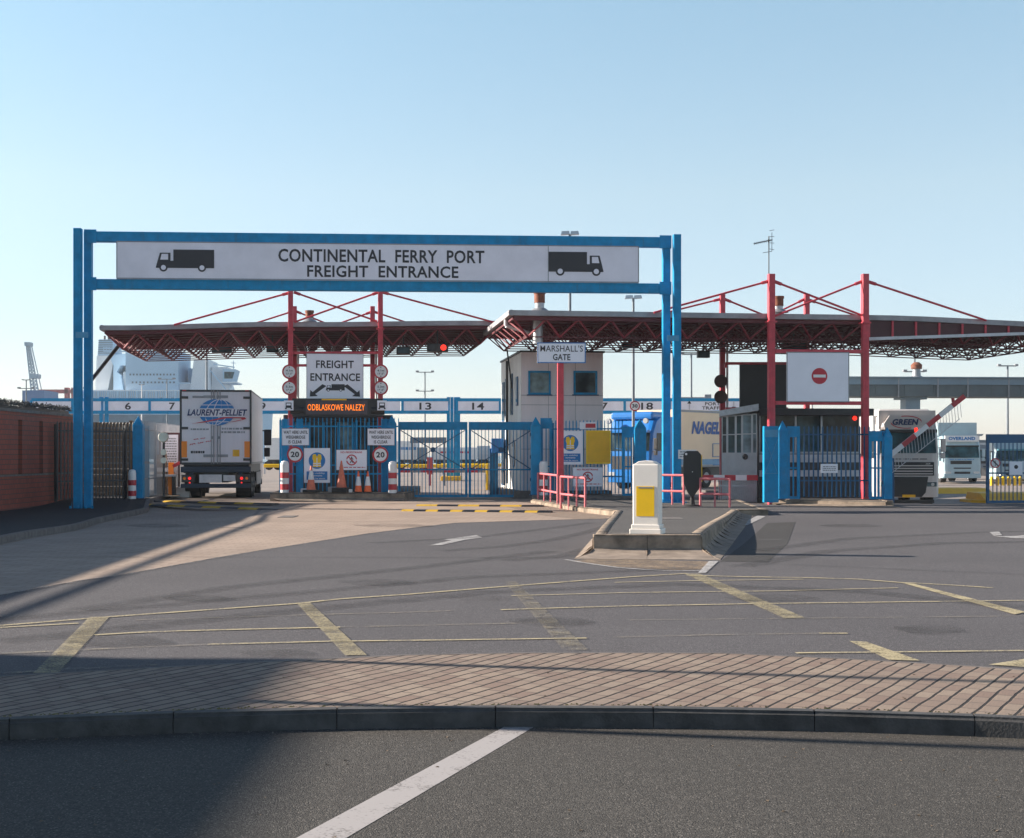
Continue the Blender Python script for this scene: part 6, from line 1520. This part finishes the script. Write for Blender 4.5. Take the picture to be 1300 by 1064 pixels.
mb = MB(); mb.box(-.12, 0, .6, .16, .4, 1.5); mb.box(-.04, .1, 0, .08, .3, .6); mb.build('booth', 'far_red', t); mb = MB(); mb.box(-1.0, -.1, 2.25, .9, .1, 2.55); mb.bar((-.9, 0, 0), (-.9, 0, 2.3), .1); mb.bar((.8, 0, 0), (.8, 0, 2.3), .1); mb.build('frame', 'steel_far', t)

# ------------------------------------------------------------------ left clutter between blue post and lorry
D = 52; t = thing('mirror_post', 'round convex traffic mirror with lamps on a post left of the white lorry', 'traffic mirror', (*WX(208, D), .12), 0)
H = CH+(HY-555)*D/F-.12; mb = MB(); mb.cyl((0,0,0), (0,0,H), .045, n=10); mb.build('post', 'dark', t)
mb = MB(); mb.cyl((0, -.05, H), (0, -.11, H), .20, .17, n=24); mb.cyl((.02, -.05, H-.55), (.02, -.12, H-.55), .11, n=14); mb.cyl((.02, -.05, H-.85), (.02, -.12, H-.85), .11, n=14); mb.build('mirror', mat('mirror', (.80, .72, .60), .25, .35), t)  # warm pale base colour stands in for a sunlit reflection
D = 54; t = thing('information_board', 'large pale information board with a dark red frame left of the white lorry', 'board', (*WX(214, D), .1), R(8))
mb = MB(); mb.box(-.28, 0, .8, .36, .05, 2.3); pb = mb.build('panel', 'sign_face', t); mb = MB(); mb.box(-.34, -.02, 0, -.285, .06, 2.38); mb.box(.365, -.02, 0, .42, .06, 2.38); mb.box(-.28, -.02, 2.305, .36, .06, 2.38); mb.build('frame', 'red_deck', t); dashes(pb, -.22, .95, .3, 2.2, -.006, 13, 'grey')
D = 50.6; t = thing('blue_pillar', 'narrow blue steel gate end standing right of the leftmost blue post', 'gate', (*WX(181.5, D), .12), R(20))
mb = MB(); mb.box(-.12, 0, 0, .22, .12, 2.55, bev=.01); mb.build('body', 'blue_lite', t); mb = MB(); mb.box(-.14, -.02, 1.2, .24, -.002, 1.28); mb.build('latch', 'grey', t)
D = 53.5; t = thing('bench', 'pale plank bench between the blue post and the concrete posts', 'bench', (*WX(190, D), .1), R(5)); mb = MB(); mb.box(-.3, -.2, .72, 1.0, .2, .80); mb.box(-.3, .2, .9, 1.0, .25, 1.05); mb.build('seat', 'lgrey', t)
for x in (-.2, .9): mb = MB(); mb.box(x-.05, -.18, 0, x+.05, .2, .72); mb.build('leg', 'dark', t)
for i, (px, w_, h_, m, lab, D) in enumerate(((205, .22, 1.55, 'kerb_brown', 'square concrete post right of the plank bench', 54.0), (212, .28, 1.5, 'moss', 'greenish weathered post under the round mirror', 54.6), (217.5, .10, 1.25, 'refl_orange', 'slim orange marker post just left of the white lorry', 53.8))):
    mb = MB(); mb.box(-w_, -w_*.7, 0, w_, w_*.7, h_, bev=.02); o = mb.build('marker_post', m); o.location = (*WX(px, D), .1); props(o, lab, 'post')
mb = MB(); mb.box(-.5, -.2, 0, .5, .3, .42, bev=.04); o = mb.build('concrete_block', 'white'); o.location = (*WX(226, 54.2), .0); props(o, 'white concrete block beside the left rear wheel of the white lorry', 'block')
v, f = drape([WX(182, 50.3), WX(228, 52.5), WX(232, 57), WX(190, 60), WX(175, 53)], .02); mb = MB(); mb.add([(a, b, c+.10) for a, b, c in v], f); o = mb.build('verge', 'soil'); o['kind'] = 'structure'
t = thing('raised_barrier', 'short red and white barrier end just left of the white lorry', 'barrier', WP(220, 592, 53.4), 0); mb = MB(); mb.bar((0,0,0), (.28, 0, .14), .12); mb.build('red_band', 'red_band', t); mb = MB(); mb.bar((.28,0,.14), (.56,0,.28), .12); mb.build('white_band', 'white', t)

# ------------------------------------------------------------------ what stands off the left edge and casts the shade
t = thing('brick_office', 'brick office building out of view on the left whose shade falls on the near road', 'building', (-19, 0, 0), 0)
mb = MB(); mb.box(-12, -16, 0, 0, 14.7, 6.28); mb.build('wall', 'brick', t); mb = MB(); mb.box(-12.3, -16.3, 6.28, .25, 14.9, 6.53); mb.build('roof', 'dark', t)
for k in range(5):
    for z in (1, 3.9): mb = MB(); mb.box(.0, -12+k*5.5, z, .05, -10+k*5.5, z+1.4); mb.build('window', 'glass', t)
for x, y, H, lab in ((-8.2, 11.9, 7.6, 'slim lamp column out of view left of the block paving'), (-7.4, 10.0, 6.5, 'slim sign column out of view left of the near road')):
    t = thing('lamp_column', lab, 'lamp post', (x, y, 0), 0); mb = MB(); mb.cyl((0,0,0), (0,0,H), .065, .045, n=10); mb.build('column', 'galv', t); mb = MB(); mb.box(-.15, -.5, H, .15, .2, H+.14, bev=.03); mb.build('lantern', 'grey', t)

# ------------------------------------------------------------------ the hazy sea air
mb = MB(); mb.box(-1450, -90, -1.6, 1450, 1560, 62)
hz = bpy.data.materials.new('haze'); hz.use_nodes = True; nt = hz.node_tree; nt.nodes.remove(nt.nodes['Principled BSDF'])
pv = nt.nodes.new('ShaderNodeVolumePrincipled'); pv.inputs['Color'].default_value = (.86, .93, 1, 1); pv.inputs['Density'].default_value = .00026
nt.links.new(pv.outputs[0], nt.nodes['Material Output'].inputs['Volume'])
o = mb.build('haze', hz); o['kind'] = 'stuff'; o['label'] = 'thin pale haze in the sea air over the port'
